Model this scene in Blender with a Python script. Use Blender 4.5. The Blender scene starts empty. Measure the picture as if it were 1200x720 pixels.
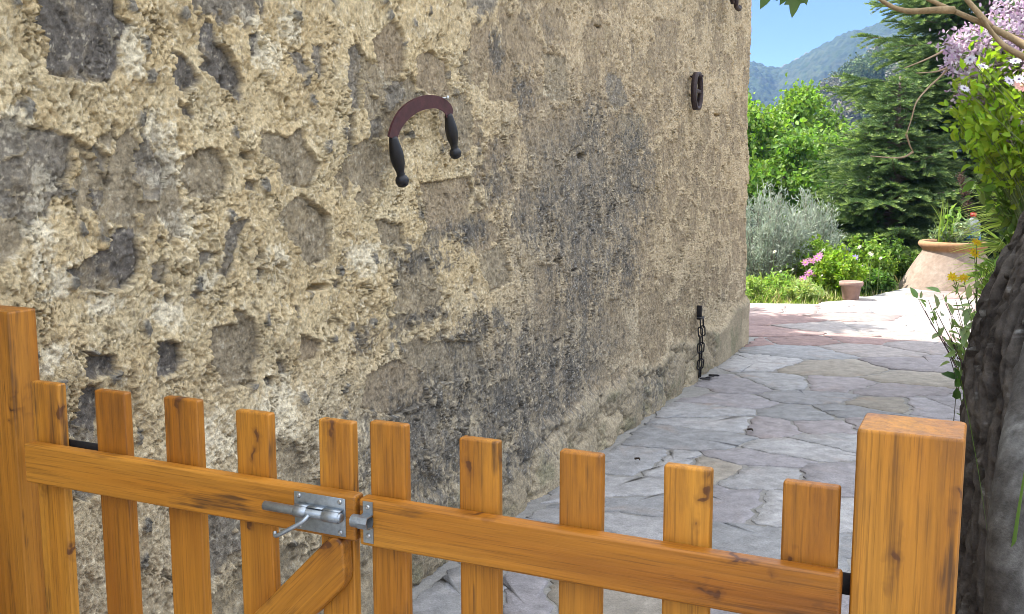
import bpy, bmesh, math, random
import numpy as np
from mathutils import Vector, Matrix

random.seed(7)
RNG = np.random.default_rng(7)
SC = bpy.context.scene
COL = SC.collection
R = math.radians

# ------------------------------------------------------------------ camera, sky, sun, exposure
PITCH = math.atan(165 / 1200)
CAM_H = 1.55
cam_data = bpy.data.cameras.new('camera')
cam_data.sensor_width = 36
cam_data.lens = 36
cam_data.clip_start = 0.02
cam_data.clip_end = 8000
cam = bpy.data.objects.new('camera', cam_data)
COL.objects.link(cam)
cam.location = (0, 0, CAM_H)
cam.rotation_euler = (R(90) - PITCH, 0, 0)
SC.camera = cam

SUN_EL = R(53)
SUN_FROM = Vector((-0.937, 0.35, 0)).normalized()          # horizontal direction towards the sun
sun_vec = Vector((SUN_FROM.x * math.cos(SUN_EL), SUN_FROM.y * math.cos(SUN_EL), math.sin(SUN_EL)))
world = bpy.data.worlds.new("World")
SC.world = world
world.use_nodes = True
nt = world.node_tree
sky = nt.nodes.new('ShaderNodeTexSky')
sky.sky_type = 'NISHITA'
sky.sun_disc = False
sky.sun_elevation = SUN_EL
sky.sun_rotation = math.atan2(SUN_FROM.x, SUN_FROM.y)
sky.altitude = 3000
sky.air_density = 0.42
sky.dust_density = 0.0
sky.ozone_density = 1.0
bg = nt.nodes['Background']
bg.inputs['Strength'].default_value = 0.05
# unseen fill light added to the overhead sky for the shade; clear blue horizon
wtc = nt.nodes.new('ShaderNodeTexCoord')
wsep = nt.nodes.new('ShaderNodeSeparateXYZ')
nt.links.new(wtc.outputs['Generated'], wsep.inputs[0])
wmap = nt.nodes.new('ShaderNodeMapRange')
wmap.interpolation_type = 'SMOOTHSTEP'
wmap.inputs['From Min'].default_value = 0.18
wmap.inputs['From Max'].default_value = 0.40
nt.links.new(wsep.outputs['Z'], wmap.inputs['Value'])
wfill = nt.nodes.new('ShaderNodeMix'); wfill.data_type = 'RGBA'
wfill.inputs[6].default_value = (0, 0, 0, 1)
wfill.inputs[7].default_value = (8.9, 9.0, 9.2, 1)
nt.links.new(wmap.outputs[0], wfill.inputs[0])
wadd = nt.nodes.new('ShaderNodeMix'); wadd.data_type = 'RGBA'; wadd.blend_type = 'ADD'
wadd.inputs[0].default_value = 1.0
nt.links.new(sky.outputs[0], wadd.inputs[6]); nt.links.new(wfill.outputs[2], wadd.inputs[7])
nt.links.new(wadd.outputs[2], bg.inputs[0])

sl = bpy.data.lights.new('sun', 'SUN')
sl.energy = 2.4
sl.angle = R(0.5)
sl.color = (1.0, 0.95, 0.87)
sun = bpy.data.objects.new('sun', sl)
COL.objects.link(sun)
sun.rotation_euler = (-sun_vec).to_track_quat('-Z', 'Y').to_euler()
sun.location = (0, 0, 30)

SC.view_settings.view_transform = 'Standard'
SC.view_settings.look = 'None'
SC.view_settings.gamma = 1
SC.view_settings.use_curve_mapping = False
SC.view_settings.exposure = 2.6
SC.cycles.max_bounces = 8
SC.cycles.transparent_max_bounces = 8
SC.cycles.volume_bounces = 0
SC.cycles.use_denoising = True
SC.cycles.filter_width = 0.9

# ------------------------------------------------------------------ measuring the photograph
FWD = np.array([0, math.cos(PITCH), -math.sin(PITCH)])
UP = np.array([0, math.sin(PITCH), math.cos(PITCH)])
EYE = np.array([0, 0, CAM_H])


def ray(px, py):
    return FWD + np.array([1.0, 0, 0]) * (px - 600) / 1200 - UP * (py - 360) / 1200


def at(px, py, y):
    """world point seen at a photo pixel, at distance y in front of the camera"""
    d = ray(px, py)
    return EYE + d * (y / d[1])


def on_ground(px, py, z=0.0):
    d = ray(px, py)
    return EYE + d * ((z - CAM_H) / d[2])


U = np.array([0.4161, 0.9093, 0.0])
N = np.array([0.9093, -0.4161, 0.0])
WOFF = -1.847


def on_wall(px, py, off=0.0):
    d = ray(px, py)
    t = (WOFF + off - N @ EYE) / (N @ d)
    return EYE + d * t


def wall_uv(px, py):
    p = on_wall(px, py)
    return p @ U, p[2]


# ------------------------------------------------------------------ noise
def hsh(ix, iy, seed):
    ix = ix.astype(np.int64); iy = iy.astype(np.int64)
    h = (ix * 374761393 + iy * 668265263 + seed * 982451653) & 0xFFFFFFFF
    h = ((h ^ (h >> 13)) * 1274126177) & 0xFFFFFFFF
    h = ((h ^ (h >> 15)) * 2246822519) & 0xFFFFFFFF
    h = h ^ (h >> 16)
    return (h & 0xFFFFFF) / float(0x1000000)


def perlin(x, y, seed=0):
    x = np.asarray(x, float); y = np.asarray(y, float)
    ix = np.floor(x); iy = np.floor(y)
    fx = x - ix; fy = y - iy
    ux = fx * fx * fx * (fx * (fx * 6 - 15) + 10)
    uy = fy * fy * fy * (fy * (fy * 6 - 15) + 10)

    def g(dx, dy):
        a = hsh(ix + dx, iy + dy, seed) * 2 * math.pi
        return np.cos(a) * (fx - dx) + np.sin(a) * (fy - dy)
    n0 = g(0, 0) * (1 - ux) + g(1, 0) * ux
    n1 = g(0, 1) * (1 - ux) + g(1, 1) * ux
    return (n0 * (1 - uy) + n1 * uy) * 1.45


def fbm(x, y, seed=0, o=4, gain=1.0):
    s = 0; a = 1.0; f = 1.0; t = 0
    for i in range(o):
        s = s + a * perlin(x * f, y * f, seed + i * 17)
        t += a; a *= gain; f *= 2.03
    return s / t


def ridged(x, y, seed=0, o=4):
    s = 0; a = 1.0; f = 1.0; t = 0
    for i in range(o):
        s = s + a * (1 - np.abs(perlin(x * f, y * f, seed + i * 31)) * 2)
        t += a; a *= 0.5; f *= 2.1
    return s / t


def worley(x, y, seed=0, jit=0.95):
    ix = np.floor(x); iy = np.floor(y)
    f1 = np.full(x.shape, 9.0); f2 = np.full(x.shape, 9.0); cid = np.zeros(x.shape)
    for dx in (-1, 0, 1):
        for dy in (-1, 0, 1):
            cx = ix + dx; cy = iy + dy
            qx = cx + 0.5 + (hsh(cx, cy, seed) - 0.5) * jit
            qy = cy + 0.5 + (hsh(cx, cy, seed + 7) - 0.5) * jit
            d = np.hypot(x - qx, y - qy)
            c = hsh(cx, cy, seed + 13)
            near = d < f1
            f2 = np.where(near, f1, np.minimum(f2, d))
            cid = np.where(near, c, cid)
            f1 = np.where(near, d, f1)
    return f1, f2, cid


def shard(x, y, seed=0, jit=0.95):
    """broken, faceted relief: every cell is a little plane with a tilt of its own"""
    ix = np.floor(x); iy = np.floor(y)
    f1 = np.full(x.shape, 9.0); val = np.zeros(x.shape)
    for dx in (-1, 0, 1):
        for dy in (-1, 0, 1):
            cx = ix + dx; cy = iy + dy
            ox = x - (cx + 0.5 + (hsh(cx, cy, seed) - 0.5) * jit)
            oy = y - (cy + 0.5 + (hsh(cx, cy, seed + 7) - 0.5) * jit)
            d = np.hypot(ox, oy)
            a = hsh(cx, cy, seed + 13) * 6.2832
            k = hsh(cx, cy, seed + 19)
            near = d < f1
            val = np.where(near, (ox * np.cos(a) + oy * np.sin(a)) * (0.3 + k) + (k - 0.5) * 0.8, val)
            f1 = np.where(near, d, f1)
    return val


def sstep(a, b, x):
    t = np.clip((x - a) / (b - a), 0, 1)
    return t * t * (3 - 2 * t)


def mixc(a, b, m):
    return a + (b - a) * m[:, None]


# ------------------------------------------------------------------ mesh and object helpers
def tag(o, label=None, cat=None, group=None, kind=None):
    if label: o['label'] = label
    if cat: o['category'] = cat
    if group: o['group'] = group
    if kind: o['kind'] = kind
    return o


def thing(name, label, cat, loc=(0, 0, 0), rot=0.0, group=None):
    o = bpy.data.objects.new(name, None)
    COL.objects.link(o)
    o.empty_display_size = 0.1
    o.location = [float(v) for v in loc]
    o.rotation_euler = (0, 0, rot)
    return tag(o, label, cat, group)


def obj(name, me, mat, parent=None, loc=None, rot=None):
    o = bpy.data.objects.new(name, me)
    COL.objects.link(o)
    if mat and not me.materials:
        me.materials.append(mat)
    if parent: o.parent = parent
    if loc is not None: o.location = [float(v) for v in loc]
    if rot is not None: o.rotation_euler = rot
    return o


def np_mesh(name, verts, faces, smooth=True, col=None, k=None):
    """verts (n,3); faces (m,k) int array"""
    verts = np.asarray(verts, np.float32); faces = np.asarray(faces, np.int32)
    me = bpy.data.meshes.new(name)
    m, k = faces.shape
    me.vertices.add(len(verts)); me.vertices.foreach_set('co', verts.ravel())
    me.loops.add(m * k); me.loops.foreach_set('vertex_index', faces.ravel())
    me.polygons.add(m)
    me.polygons.foreach_set('loop_start', np.arange(0, m * k, k, dtype=np.int32))
    me.polygons.foreach_set('loop_total', np.full(m, k, np.int32))
    me.polygons.foreach_set('use_smooth', np.full(m, bool(smooth)))
    if col is not None:
        c = np.ones((len(verts), 4), np.float32)
        c[:, :3] = col
        at_ = me.color_attributes.new('Col', 'FLOAT_COLOR', 'POINT')
        at_.data.foreach_set('color', c.ravel())
    me.update(calc_edges=True)
    me.validate()
    return me


def grid_faces(nr, nc, wrap=False):
    i = np.arange(nr - 1)[:, None]; j = np.arange(nc if wrap else nc - 1)[None, :]
    j2 = (j + 1) % nc
    a = i * nc + j; b = i * nc + j2; c = (i + 1) * nc + j2; d = (i + 1) * nc + j
    return np.stack([a, b, c, d], -1).reshape(-1, 4)


def bm_mesh(name, bm, smooth=True):
    me = bpy.data.meshes.new(name)
    bmesh.ops.recalc_face_normals(bm, faces=bm.faces[:])
    bm.to_mesh(me); bm.free()
    if smooth:
        for p in me.polygons: p.use_smooth = True
    return me


def bev_box(sx, sy, sz, bev=0.004, seg=2, cx=0, cy=0, cz=0, bm=None):
    own = bm is None
    bm = bm or bmesh.new()
    r = bmesh.ops.create_cube(bm, size=1)
    for v in r['verts']:
        v.co = Vector((v.co.x * sx + cx, v.co.y * sy + cy, v.co.z * sz + cz))
    if bev:
        es = list({e for v in r['verts'] for e in v.link_edges})
        bmesh.ops.bevel(bm, geom=es, offset=bev, segments=seg, profile=0.5, affect='EDGES')
    return bm


def tube_arrays(pts, rad, n=8, cap=True):
    pts = np.asarray(pts, float); m = len(pts)
    rad = np.broadcast_to(np.asarray(rad, float), (m,))
    tan = np.gradient(pts, axis=0)
    tan /= np.linalg.norm(tan, axis=1)[:, None] + 1e-12
    ref = np.array([0, 0, 1.0]) if abs(tan[0, 2]) < 0.9 else np.array([1.0, 0, 0])
    a = np.cross(tan[0], ref); a /= np.linalg.norm(a)
    V = []
    for i in range(m):
        a = a - tan[i] * (a @ tan[i]); a /= np.linalg.norm(a) + 1e-12
        b = np.cross(tan[i], a)
        th = np.arange(n) * 2 * math.pi / n
        V.append(pts[i] + rad[i] * (np.cos(th)[:, None] * a + np.sin(th)[:, None] * b))
    V = np.concatenate(V)
    F = grid_faces(m, n, True)
    if cap:
        V = np.concatenate([V, pts[:1], pts[-1:]])
        i0 = m * n
        j = np.arange(n); j2 = (j + 1) % n
        c0 = np.stack([np.full(n, i0), j2, j, np.full(n, i0)], -1)
        c1 = np.stack([np.full(n, i0 + 1), (m - 1) * n + j, (m - 1) * n + j2, np.full(n, i0 + 1)], -1)
        return V, F, np.concatenate([c0[:, :3], c1[:, :3]])
    return V, F, np.zeros((0, 3), int)


class MB:
    """collects polygons for one mesh"""
    def __init__(s): s.v = []; s.f = []; s.c = []; s.n = 0

    def add(s, V, F, col=None):
        V = np.asarray(V, float)
        s.v.append(V)
        for f in F: s.f.append([int(i) + s.n for i in f])
        s.c.append(np.broadcast_to(np.asarray(col if col is not None else (1, 1, 1), float), (len(V), 3)))
        s.n += len(V)

    def tube(s, pts, rad, n=6, col=None):
        V, F, T = tube_arrays(pts, rad, n)
        s.add(V, [list(f) for f in F] + [list(t) for t in T], col)

    def lathe(s, prof, n=24, M=None, col=None):
        th = np.arange(n) * 2 * math.pi / n
        V = np.concatenate([np.stack([r * np.cos(th), r * np.sin(th), np.full(n, z)], -1) for r, z in prof])
        if M is not None:
            V = (np.asarray(M.to_3x3()) @ V.T).T + np.asarray(M.translation)
        s.add(V, grid_faces(len(prof), n, True), col)

    def mesh(s, name, smooth=True):
        me = bpy.data.meshes.new(name)
        V = np.concatenate(s.v)
        me.from_pydata(V.tolist(), [], s.f)
        c = np.ones((len(V), 4), np.float32); c[:, :3] = np.concatenate(s.c)
        a = me.color_attributes.new('Col', 'FLOAT_COLOR', 'POINT')
        a.data.foreach_set('color', c.ravel())
        if smooth: me.polygons.foreach_set('use_smooth', np.ones(len(me.polygons), bool))
        me.update()
        return me


def curve_pts(ctrl, n=16):
    """Catmull-Rom through control points"""
    P = np.asarray(ctrl, float)
    P = np.vstack([2 * P[0] - P[1], P, 2 * P[-1] - P[-2]])
    out = []
    for i in range(1, len(P) - 2):
        for t in np.linspace(0, 1, n, endpoint=False):
            a, b, c, d = P[i - 1:i + 3]
            out.append(0.5 * (2 * b + (c - a) * t + (2 * a - 5 * b + 4 * c - d) * t * t + (3 * b - a - 3 * c + d) * t ** 3))
    out.append(P[-2])
    return np.array(out)


def unit(v):
    return v / (np.linalg.norm(v, axis=-1, keepdims=True) + 1e-12)


def leaf_mesh(name, pos, direc, up, length, width, col, fold=0.25, curl=0.0):
    """many separate leaves of one plant: base point, growing direction, face normal hint; six vertices each"""
    n = len(pos)
    d = unit(np.asarray(direc, float)); s = unit(np.cross(d, np.asarray(up, float) + 1e-4)); nn = np.cross(s, d)
    L = np.broadcast_to(np.asarray(length, float), (n,))[:, None]
    W = np.broadcast_to(np.asarray(width, float), (n,))[:, None]
    p = np.asarray(pos, float)
    m1 = p + d * L * 0.3; m2 = p + d * L * 0.68 - nn * L * curl * 0.5
    V = np.stack([p, m1 + s * W * 0.46 + nn * W * fold, m2 + s * W * 0.38 + nn * W * fold, p + d * L - nn * L * curl,
                  m2 - s * W * 0.38 + nn * W * fold, m1 - s * W * 0.46 + nn * W * fold], 1).reshape(-1, 3)
    i = np.arange(n)[:, None] * 6
    F = np.concatenate([i + np.array([[0, 1, 2, 3]]), i + np.array([[0, 3, 4, 5]])])
    return np_mesh(name, V, F, True, np.repeat(np.broadcast_to(col, (n, 3)), 6, 0))


def rand_dirs(n, rng=RNG):
    return unit(rng.normal(size=(n, 3)))


def vary(c, n, amt=0.25, hue=0.1, rng=RNG):
    c = np.asarray(c, float)
    k = 1 + (rng.random((n, 1)) - 0.5) * 2 * amt
    h = 1 + (rng.random((n, 3)) - 0.5) * 2 * hue
    return np.clip(c * k * h, 0, 1)


# ------------------------------------------------------------------ materials
def newmat(name):
    m = bpy.data.materials.new(name); m.use_nodes = True
    t = m.node_tree
    return m, t, t.nodes['Principled BSDF'], t.nodes.new, t.links.new


def ramp(t, stops):
    r = t.nodes.new('ShaderNodeValToRGB')
    e = r.color_ramp.elements
    while len(e) > 1: e.remove(e[0])
    e[0].position = stops[0][0]; e[0].color = (*stops[0][1], 1) if len(stops[0][1]) == 3 else stops[0][1]
    for p, c in stops[1:]:
        k = e.new(p); k.color = (*c, 1)
    return r


def g3(v): return (v, v, v)


def coords(t, kind='Object', scale=(1, 1, 1), rand=False):
    tc = t.nodes.new('ShaderNodeTexCoord')
    mp = t.nodes.new('ShaderNodeMapping')
    mp.inputs['Scale'].default_value = scale
    t.links.new(tc.outputs[kind], mp.inputs['Vector'])
    if rand:
        oi = t.nodes.new('ShaderNodeObjectInfo')
        mul = t.nodes.new('ShaderNodeVectorMath'); mul.operation = 'SCALE'
        mul.inputs[0].default_value = (37.0, 91.0, 53.0)
        t.links.new(oi.outputs['Random'], mul.inputs['Scale'])
        t.links.new(mul.outputs[0], mp.inputs['Location'])
    return mp.outputs[0]


def noise(t, vec, scale, detail=4, rough=0.55, dist=0.0):
    n = t.nodes.new('ShaderNodeTexNoise')
    n.inputs['Scale'].default_value = scale; n.inputs['Detail'].default_value = detail
    n.inputs['Roughness'].default_value = rough; n.inputs['Distortion'].default_value = dist
    if vec is not None: t.links.new(vec, n.inputs['Vector'])
    return n.outputs['Fac']


def mixrgb(t, a, b, fac, mode='MIX'):
    n = t.nodes.new('ShaderNodeMix'); n.data_type = 'RGBA'; n.blend_type = mode
    for sock, v in ((n.inputs[6], a), (n.inputs[7], b)):
        if isinstance(v, tuple): sock.default_value = (*v, 1)
        else: t.links.new(v, sock)
    if isinstance(fac, (int, float)): n.inputs[0].default_value = fac
    else: t.links.new(fac, n.inputs[0])
    return n.outputs[2]


def bump(t, h, strength, dist, prev=None):
    b = t.nodes.new('ShaderNodeBump')
    b.inputs['Strength'].default_value = strength; b.inputs['Distance'].default_value = dist
    t.links.new(h, b.inputs['Height'])
    if prev is not None: t.links.new(prev, b.inputs['Normal'])
    return b.outputs[0]


def attr(t, name='Col'):
    a = t.nodes.new('ShaderNodeAttribute'); a.attribute_name = name
    return a.outputs['Color']


def mat_rock(name, scale=60, lo=0.72, hi=1.22, bump_d=0.004, rough=0.92, fine=260):
    """surface whose colours are stored on the mesh, with fine grain and bump"""
    m, t, p, new, link = newmat(name)
    v = coords(t)
    n1 = noise(t, v, scale, 8, 0.65)
    n2 = noise(t, v, fine, 5, 0.7)
    r1 = ramp(t, [(0.28, g3(lo)), (0.72, g3(hi))]); link(n1, r1.inputs[0])
    r2 = ramp(t, [(0.3, g3(0.8)), (0.7, g3(1.2))]); link(n2, r2.inputs[0])
    c = mixrgb(t, attr(t), r1.outputs[0], 1.0, 'MULTIPLY')
    c = mixrgb(t, c, r2.outputs[0], 1.0, 'MULTIPLY')
    link(c, p.inputs['Base Color'])
    p.inputs['Roughness'].default_value = rough
    p.inputs['Specular IOR Level'].default_value = 0.25
    b = bump(t, n1, 0.9, bump_d)
    b = bump(t, n2, 0.7, bump_d * 0.35, b)
    link(b, p.inputs['Normal'])
    return m


def mat_leaf(name, trans=0.4, rough=0.45, tint=(1.15, 1.25, 0.55), gain=1.0):
    m, t, p, new, link = newmat(name)
    c = mixrgb(t, attr(t), (gain, gain, gain), 1.0, 'MULTIPLY')
    link(c, p.inputs['Base Color'])
    p.inputs['Roughness'].default_value = rough
    p.inputs['Specular IOR Level'].default_value = 0.2
    tr = new('ShaderNodeBsdfTranslucent')
    link(mixrgb(t, c, tint, 1.0, 'MULTIPLY'), tr.inputs['Color'])
    ms = new('ShaderNodeMixShader'); ms.inputs[0].default_value = trans
    link(p.outputs[0], ms.inputs[1]); link(tr.outputs[0], ms.inputs[2])
    link(ms.outputs[0], t.nodes['Material Output'].inputs['Surface'])
    return m


def mat_flat(name, col, rough=0.6, metal=0.0, nscale=40, amt=0.25, bd=0.001, spec=0.5):
    m, t, p, new, link = newmat(name)
    v = coords(t, rand=True)
    n = noise(t, v, nscale, 6, 0.65)
    r = ramp(t, [(0.25, tuple(c * (1 - amt) for c in col)), (0.75, tuple(min(1, c * (1 + amt)) for c in col))])
    link(n, r.inputs[0]); link(r.outputs[0], p.inputs['Base Color'])
    p.inputs['Roughness'].default_value = rough; p.inputs['Metallic'].default_value = metal
    p.inputs['Specular IOR Level'].default_value = spec
    link(bump(t, n, 0.5, bd), p.inputs['Normal'])
    return m


def mat_wood():
    m, t, p, new, link = newmat('honey_stained_pine')
    v = coords(t, scale=(1, 1, 1), rand=True)

    def stretch(s):
        mp = new('ShaderNodeMapping'); mp.inputs['Scale'].default_value = s
        link(v, mp.inputs['Vector']); return mp.outputs[0]
    # rings: distorted wave along the board's width
    big = noise(t, stretch((9, 9, 1.1)), 1.0, 3, 0.5)
    ring = noise(t, stretch((62, 62, 1.0)), 1.0, 4, 0.6, 0.6)
    grain = noise(t, stretch((110, 110, 3.5)), 1.0, 5, 0.6)
    c1 = ramp(t, [(0.28, (0.32, 0.110, 0.009)), (0.5, (0.45, 0.180, 0.015)), (0.72, (0.54, 0.240, 0.026))])
    link(big, c1.inputs[0])
    wr = ramp(t, [(0.3, g3(0.76)), (0.45, g3(0.97)), (0.62, g3(1.03)), (0.75, g3(0.90))]); link(ring, wr.inputs[0])
    c = mixrgb(t, c1.outputs[0], wr.outputs[0], 0.9, 'MULTIPLY')
    gr = ramp(t, [(0.3, g3(0.78)), (0.62, g3(1.06))]); link(grain, gr.inputs[0])
    c = mixrgb(t, c, gr.outputs[0], 0.9, 'MULTIPLY')
    pore = noise(t, stretch((330, 330, 7)), 1.0, 3, 0.6)
    pr_ = ramp(t, [(0.36, g3(0.62)), (0.46, g3(1.0))]); link(pore, pr_.inputs[0])
    c = mixrgb(t, c, pr_.outputs[0], 0.8, 'MULTIPLY')
    # black weather streaks along the grain, in places only
    st = noise(t, stretch((75, 75, 3.2)), 1.0, 5, 0.6, 0.3)
    pl = noise(t, stretch((11, 11, 5)), 1.0, 3, 0.6)
    mul = new('ShaderNodeMath'); mul.operation = 'MULTIPLY'
    link(st, mul.inputs[0]); link(pl, mul.inputs[1])
    sr = ramp(t, [(0.315, g3(0)), (0.42, g3(0.8))]); link(mul.outputs[0], sr.inputs[0])
    c = mixrgb(t, c, (0.045, 0.022, 0.010), sr.outputs[0])
    # knots
    vo = new('ShaderNodeTexVoronoi'); vo.voronoi_dimensions = '2D'; vo.inputs['Scale'].default_value = 1.0
    sx_ = new('ShaderNodeSeparateXYZ'); link(v, sx_.inputs[0])
    wob = noise(t, v, 30, 2, 0.5)
    cx_ = new('ShaderNodeCombineXYZ')
    for src, dst, k_ in ((0, 0, 17.0), (2, 1, 6.5)):
        q_ = new('ShaderNodeMath'); q_.operation = 'MULTIPLY_ADD'; q_.inputs[1].default_value = k_
        link(sx_.outputs[src], q_.inputs[0]); link(wob, q_.inputs[2]); link(q_.outputs[0], cx_.inputs[dst])
    link(cx_.outputs[0], vo.inputs['Vector'])
    kr = ramp(t, [(0.0, g3(0.95)), (0.07, g3(0.85)), (0.10, g3(0.35)), (0.13, g3(0.28)), (0.22, g3(0.0))]); link(vo.outputs['Distance'], kr.inputs[0])
    kc = new('ShaderNodeSeparateColor'); link(vo.outputs['Color'], kc.inputs[0])
    kg = new('ShaderNodeMath'); kg.operation = 'GREATER_THAN'; kg.inputs[1].default_value = 0.66; link(kc.outputs[0], kg.inputs[0])
    km = new('ShaderNodeMath'); km.operation = 'MULTIPLY'; link(kr.outputs[0], km.inputs[0]); link(kg.outputs[0], km.inputs[1])
    c = mixrgb(t, c, (0.085, 0.028, 0.008), km.outputs[0])
    # darker weathering where water stands, at the ends of the boards
    gc_ = new('ShaderNodeTexCoord'); gs_ = new('ShaderNodeSeparateXYZ'); link(gc_.outputs['Generated'], gs_.inputs[0])
    er = ramp(t, [(0.82, g3(0)), (0.99, g3(0.42))]); link(gs_.outputs[2], er.inputs[0])
    en = noise(t, stretch((60, 60, 9)), 1.0, 5, 0.65)
    enr = ramp(t, [(0.42, g3(0)), (0.62, g3(1))]); link(en, enr.inputs[0])
    em = new('ShaderNodeMath'); em.operation = 'MULTIPLY'; link(er.outputs[0], em.inputs[0]); link(enr.outputs[0], em.inputs[1])
    c = mixrgb(t, c, (0.10, 0.042, 0.014), em.outputs[0])
    # each board took the stain a little differently
    oi_ = new('ShaderNodeObjectInfo')
    tr_ = ramp(t, [(0.0, (0.80, 0.74, 0.70)), (0.5, (1.0, 1.0, 1.0)), (1.0, (1.06, 1.10, 1.3))]); link(oi_.outputs['Random'], tr_.inputs[0])
    c = mixrgb(t, c, tr_.outputs[0], 1.0, 'MULTIPLY')
    link(c, p.inputs['Base Color'])
    rr = ramp(t, [(0.3, g3(0.42)), (0.7, g3(0.6))]); link(big, rr.inputs[0])
    link(rr.outputs[0], p.inputs['Roughness'])
    p.inputs['Specular IOR Level'].default_value = 0.4
    b = bump(t, grain, 0.6, 0.002)
    b = bump(t, ring, 0.15, 0.0012, b)
    link(b, p.inputs['Normal'])
    return m


M_WALL = mat_rock('rubble_stone_and_lime_mortar', 70, 0.62, 1.3, 0.012)
M_FLAG = mat_rock('slate_flagstone', 14, 0.70, 1.24, 0.010, 0.8, 110)
M_GROUT = mat_rock('path_mortar', 25, 0.75, 1.15, 0.006, 0.95, 160)
M_EARTH = mat_rock('earth_and_turf', 3, 0.7, 1.25, 0.03, 0.95, 20)
M_HILL = mat_rock('wooded_hillside', 0.15, 0.75, 1.25, 1.0, 0.95, 0.6)
M_BARK = mat_rock('grey_bark', 45, 0.65, 1.3, 0.006, 0.95, 220)
M_BRANCH = mat_rock('twig_bark', 60, 0.75, 1.2, 0.002, 0.9, 200)
M_LEAF = mat_leaf('leaf', 0.42)
M_NEEDLE = mat_leaf('fir_needle', 0.25, 0.5, (1.1, 1.2, 0.7), 1.25)
M_SILVER = mat_leaf('silver_leaf', 0.25, 0.7, (1, 1, 0.9), 0.75)
M_PETAL = mat_leaf('petal', 0.4, 0.6, (1, 1, 1), 0.75)
M_WOOD = mat_wood()
M_ZINC = mat_flat('galvanised_steel', (0.33, 0.37, 0.40), 0.42, 0.85, 120, 0.25, 0.0004)
M_SCREW = mat_flat('screw_steel', (0.45, 0.46, 0.46), 0.35, 0.9, 200, 0.3, 0.0002)
M_BLACK = mat_flat('black_iron', (0.018, 0.017, 0.018), 0.55, 0.4, 90, 0.4, 0.001)
M_RUST = mat_flat('dark_rusty_iron', (0.045, 0.030, 0.030), 0.65, 0.3, 60, 0.45, 0.0015)
M_BLADE = mat_flat('oxblood_painted_blade', (0.062, 0.016, 0.018), 0.55, 0.15, 45, 0.4, 0.0008)
M_HANDLE = mat_flat('black_painted_wood', (0.006, 0.006, 0.008), 0.5, 0.0, 70, 0.4, 0.0008)
M_TERRA = mat_flat('terracotta', (0.26, 0.165, 0.13), 0.85, 0, 14, 0.25, 0.003)
M_SOIL = mat_flat('potting_soil', (0.05, 0.035, 0.022), 0.95, 0, 40, 0.4, 0.01)
M_CAP = mat_flat('red_plastic', (0.55, 0.02, 0.03), 0.4, 0, 30, 0.05, 0)
M_BLUE = mat_flat('blue_label', (0.05, 0.22, 0.55), 0.45, 0, 30, 0.08, 0)
M_WHITEWALL = mat_flat('cream_render', (0.62, 0.52, 0.42), 0.9, 0, 2, 0.1, 0)
M_TILE = mat_flat('clay_roof_tile', (0.42, 0.20, 0.12), 0.85, 0, 3, 0.25, 0.01)


def mat_pithos():
    m, t, p, new, link = newmat('lime_stained_terracotta')
    v = coords(t)
    n = noise(t, v, 3.2, 6, 0.65)
    n2 = noise(t, v, 22, 5, 0.6)
    r = ramp(t, [(0.35, (0.18, 0.13, 0.095)), (0.55, (0.225, 0.175, 0.135)), (0.75, (0.28, 0.235, 0.19))])
    link(n, r.inputs[0])
    sep = new('ShaderNodeSeparateXYZ'); link(v, sep.inputs[0])
    rr = ramp(t, [(0.455, g3(0)), (0.485, g3(1))]); link(sep.outputs[2], rr.inputs[0])
    c = mixrgb(t, r.outputs[0], (0.27, 0.15, 0.07), rr.outputs[0])
    r2 = ramp(t, [(0.3, g3(0.8)), (0.7, g3(1.15))]); link(n2, r2.inputs[0])
    link(mixrgb(t, c, r2.outputs[0], 1.0, 'MULTIPLY'), p.inputs['Base Color'])
    p.inputs['Roughness'].default_value = 0.9
    link(bump(t, n2, 0.5, 0.008), p.inputs['Normal'])
    return m


M_PITHOS = mat_pithos()


def mat_plastic():
    m, t, p, new, link = newmat('clear_bottle_plastic')
    v = coords(t)
    n = noise(t, v, 8, 3, 0.5)
    r = ramp(t, [(0.3, (0.80, 0.88, 0.93)), (0.7, (0.93, 0.97, 1.0))]); link(n, r.inputs[0])
    link(r.outputs[0], p.inputs['Base Color'])
    p.inputs['Transmission Weight'].default_value = 0.85
    p.inputs['Roughness'].default_value = 0.12
    p.inputs['IOR'].default_value = 1.2
    return m


M_PET = mat_plastic()

# ------------------------------------------------------------------ hills and ground
RIDGE = [(-3000, 120), (0, 95), (780, 66), (875, 71), (890, 75), (906, 78), (920, 72), (935, 65), (955, 55), (972, 47), (985, 43), (1000, 41),
         (1015, 36), (1030, 31), (1060, 22), (1100, 12), (1200, 0), (2500, -20), (5000, 40)]
MID = [(-3000, 195), (0, 190), (820, 182), (880, 168), (905, 152), (925, 135), (950, 122), (975, 108), (1000, 94), (1030, 82), (1080, 66), (1200, 40), (2500, 60), (5000, 150)]


def elev(px, prof):
    xs = np.array([a for a, b in prof]); ys = np.array([b for a, b in prof])
    return np.interp(px, xs, ys)


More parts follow.
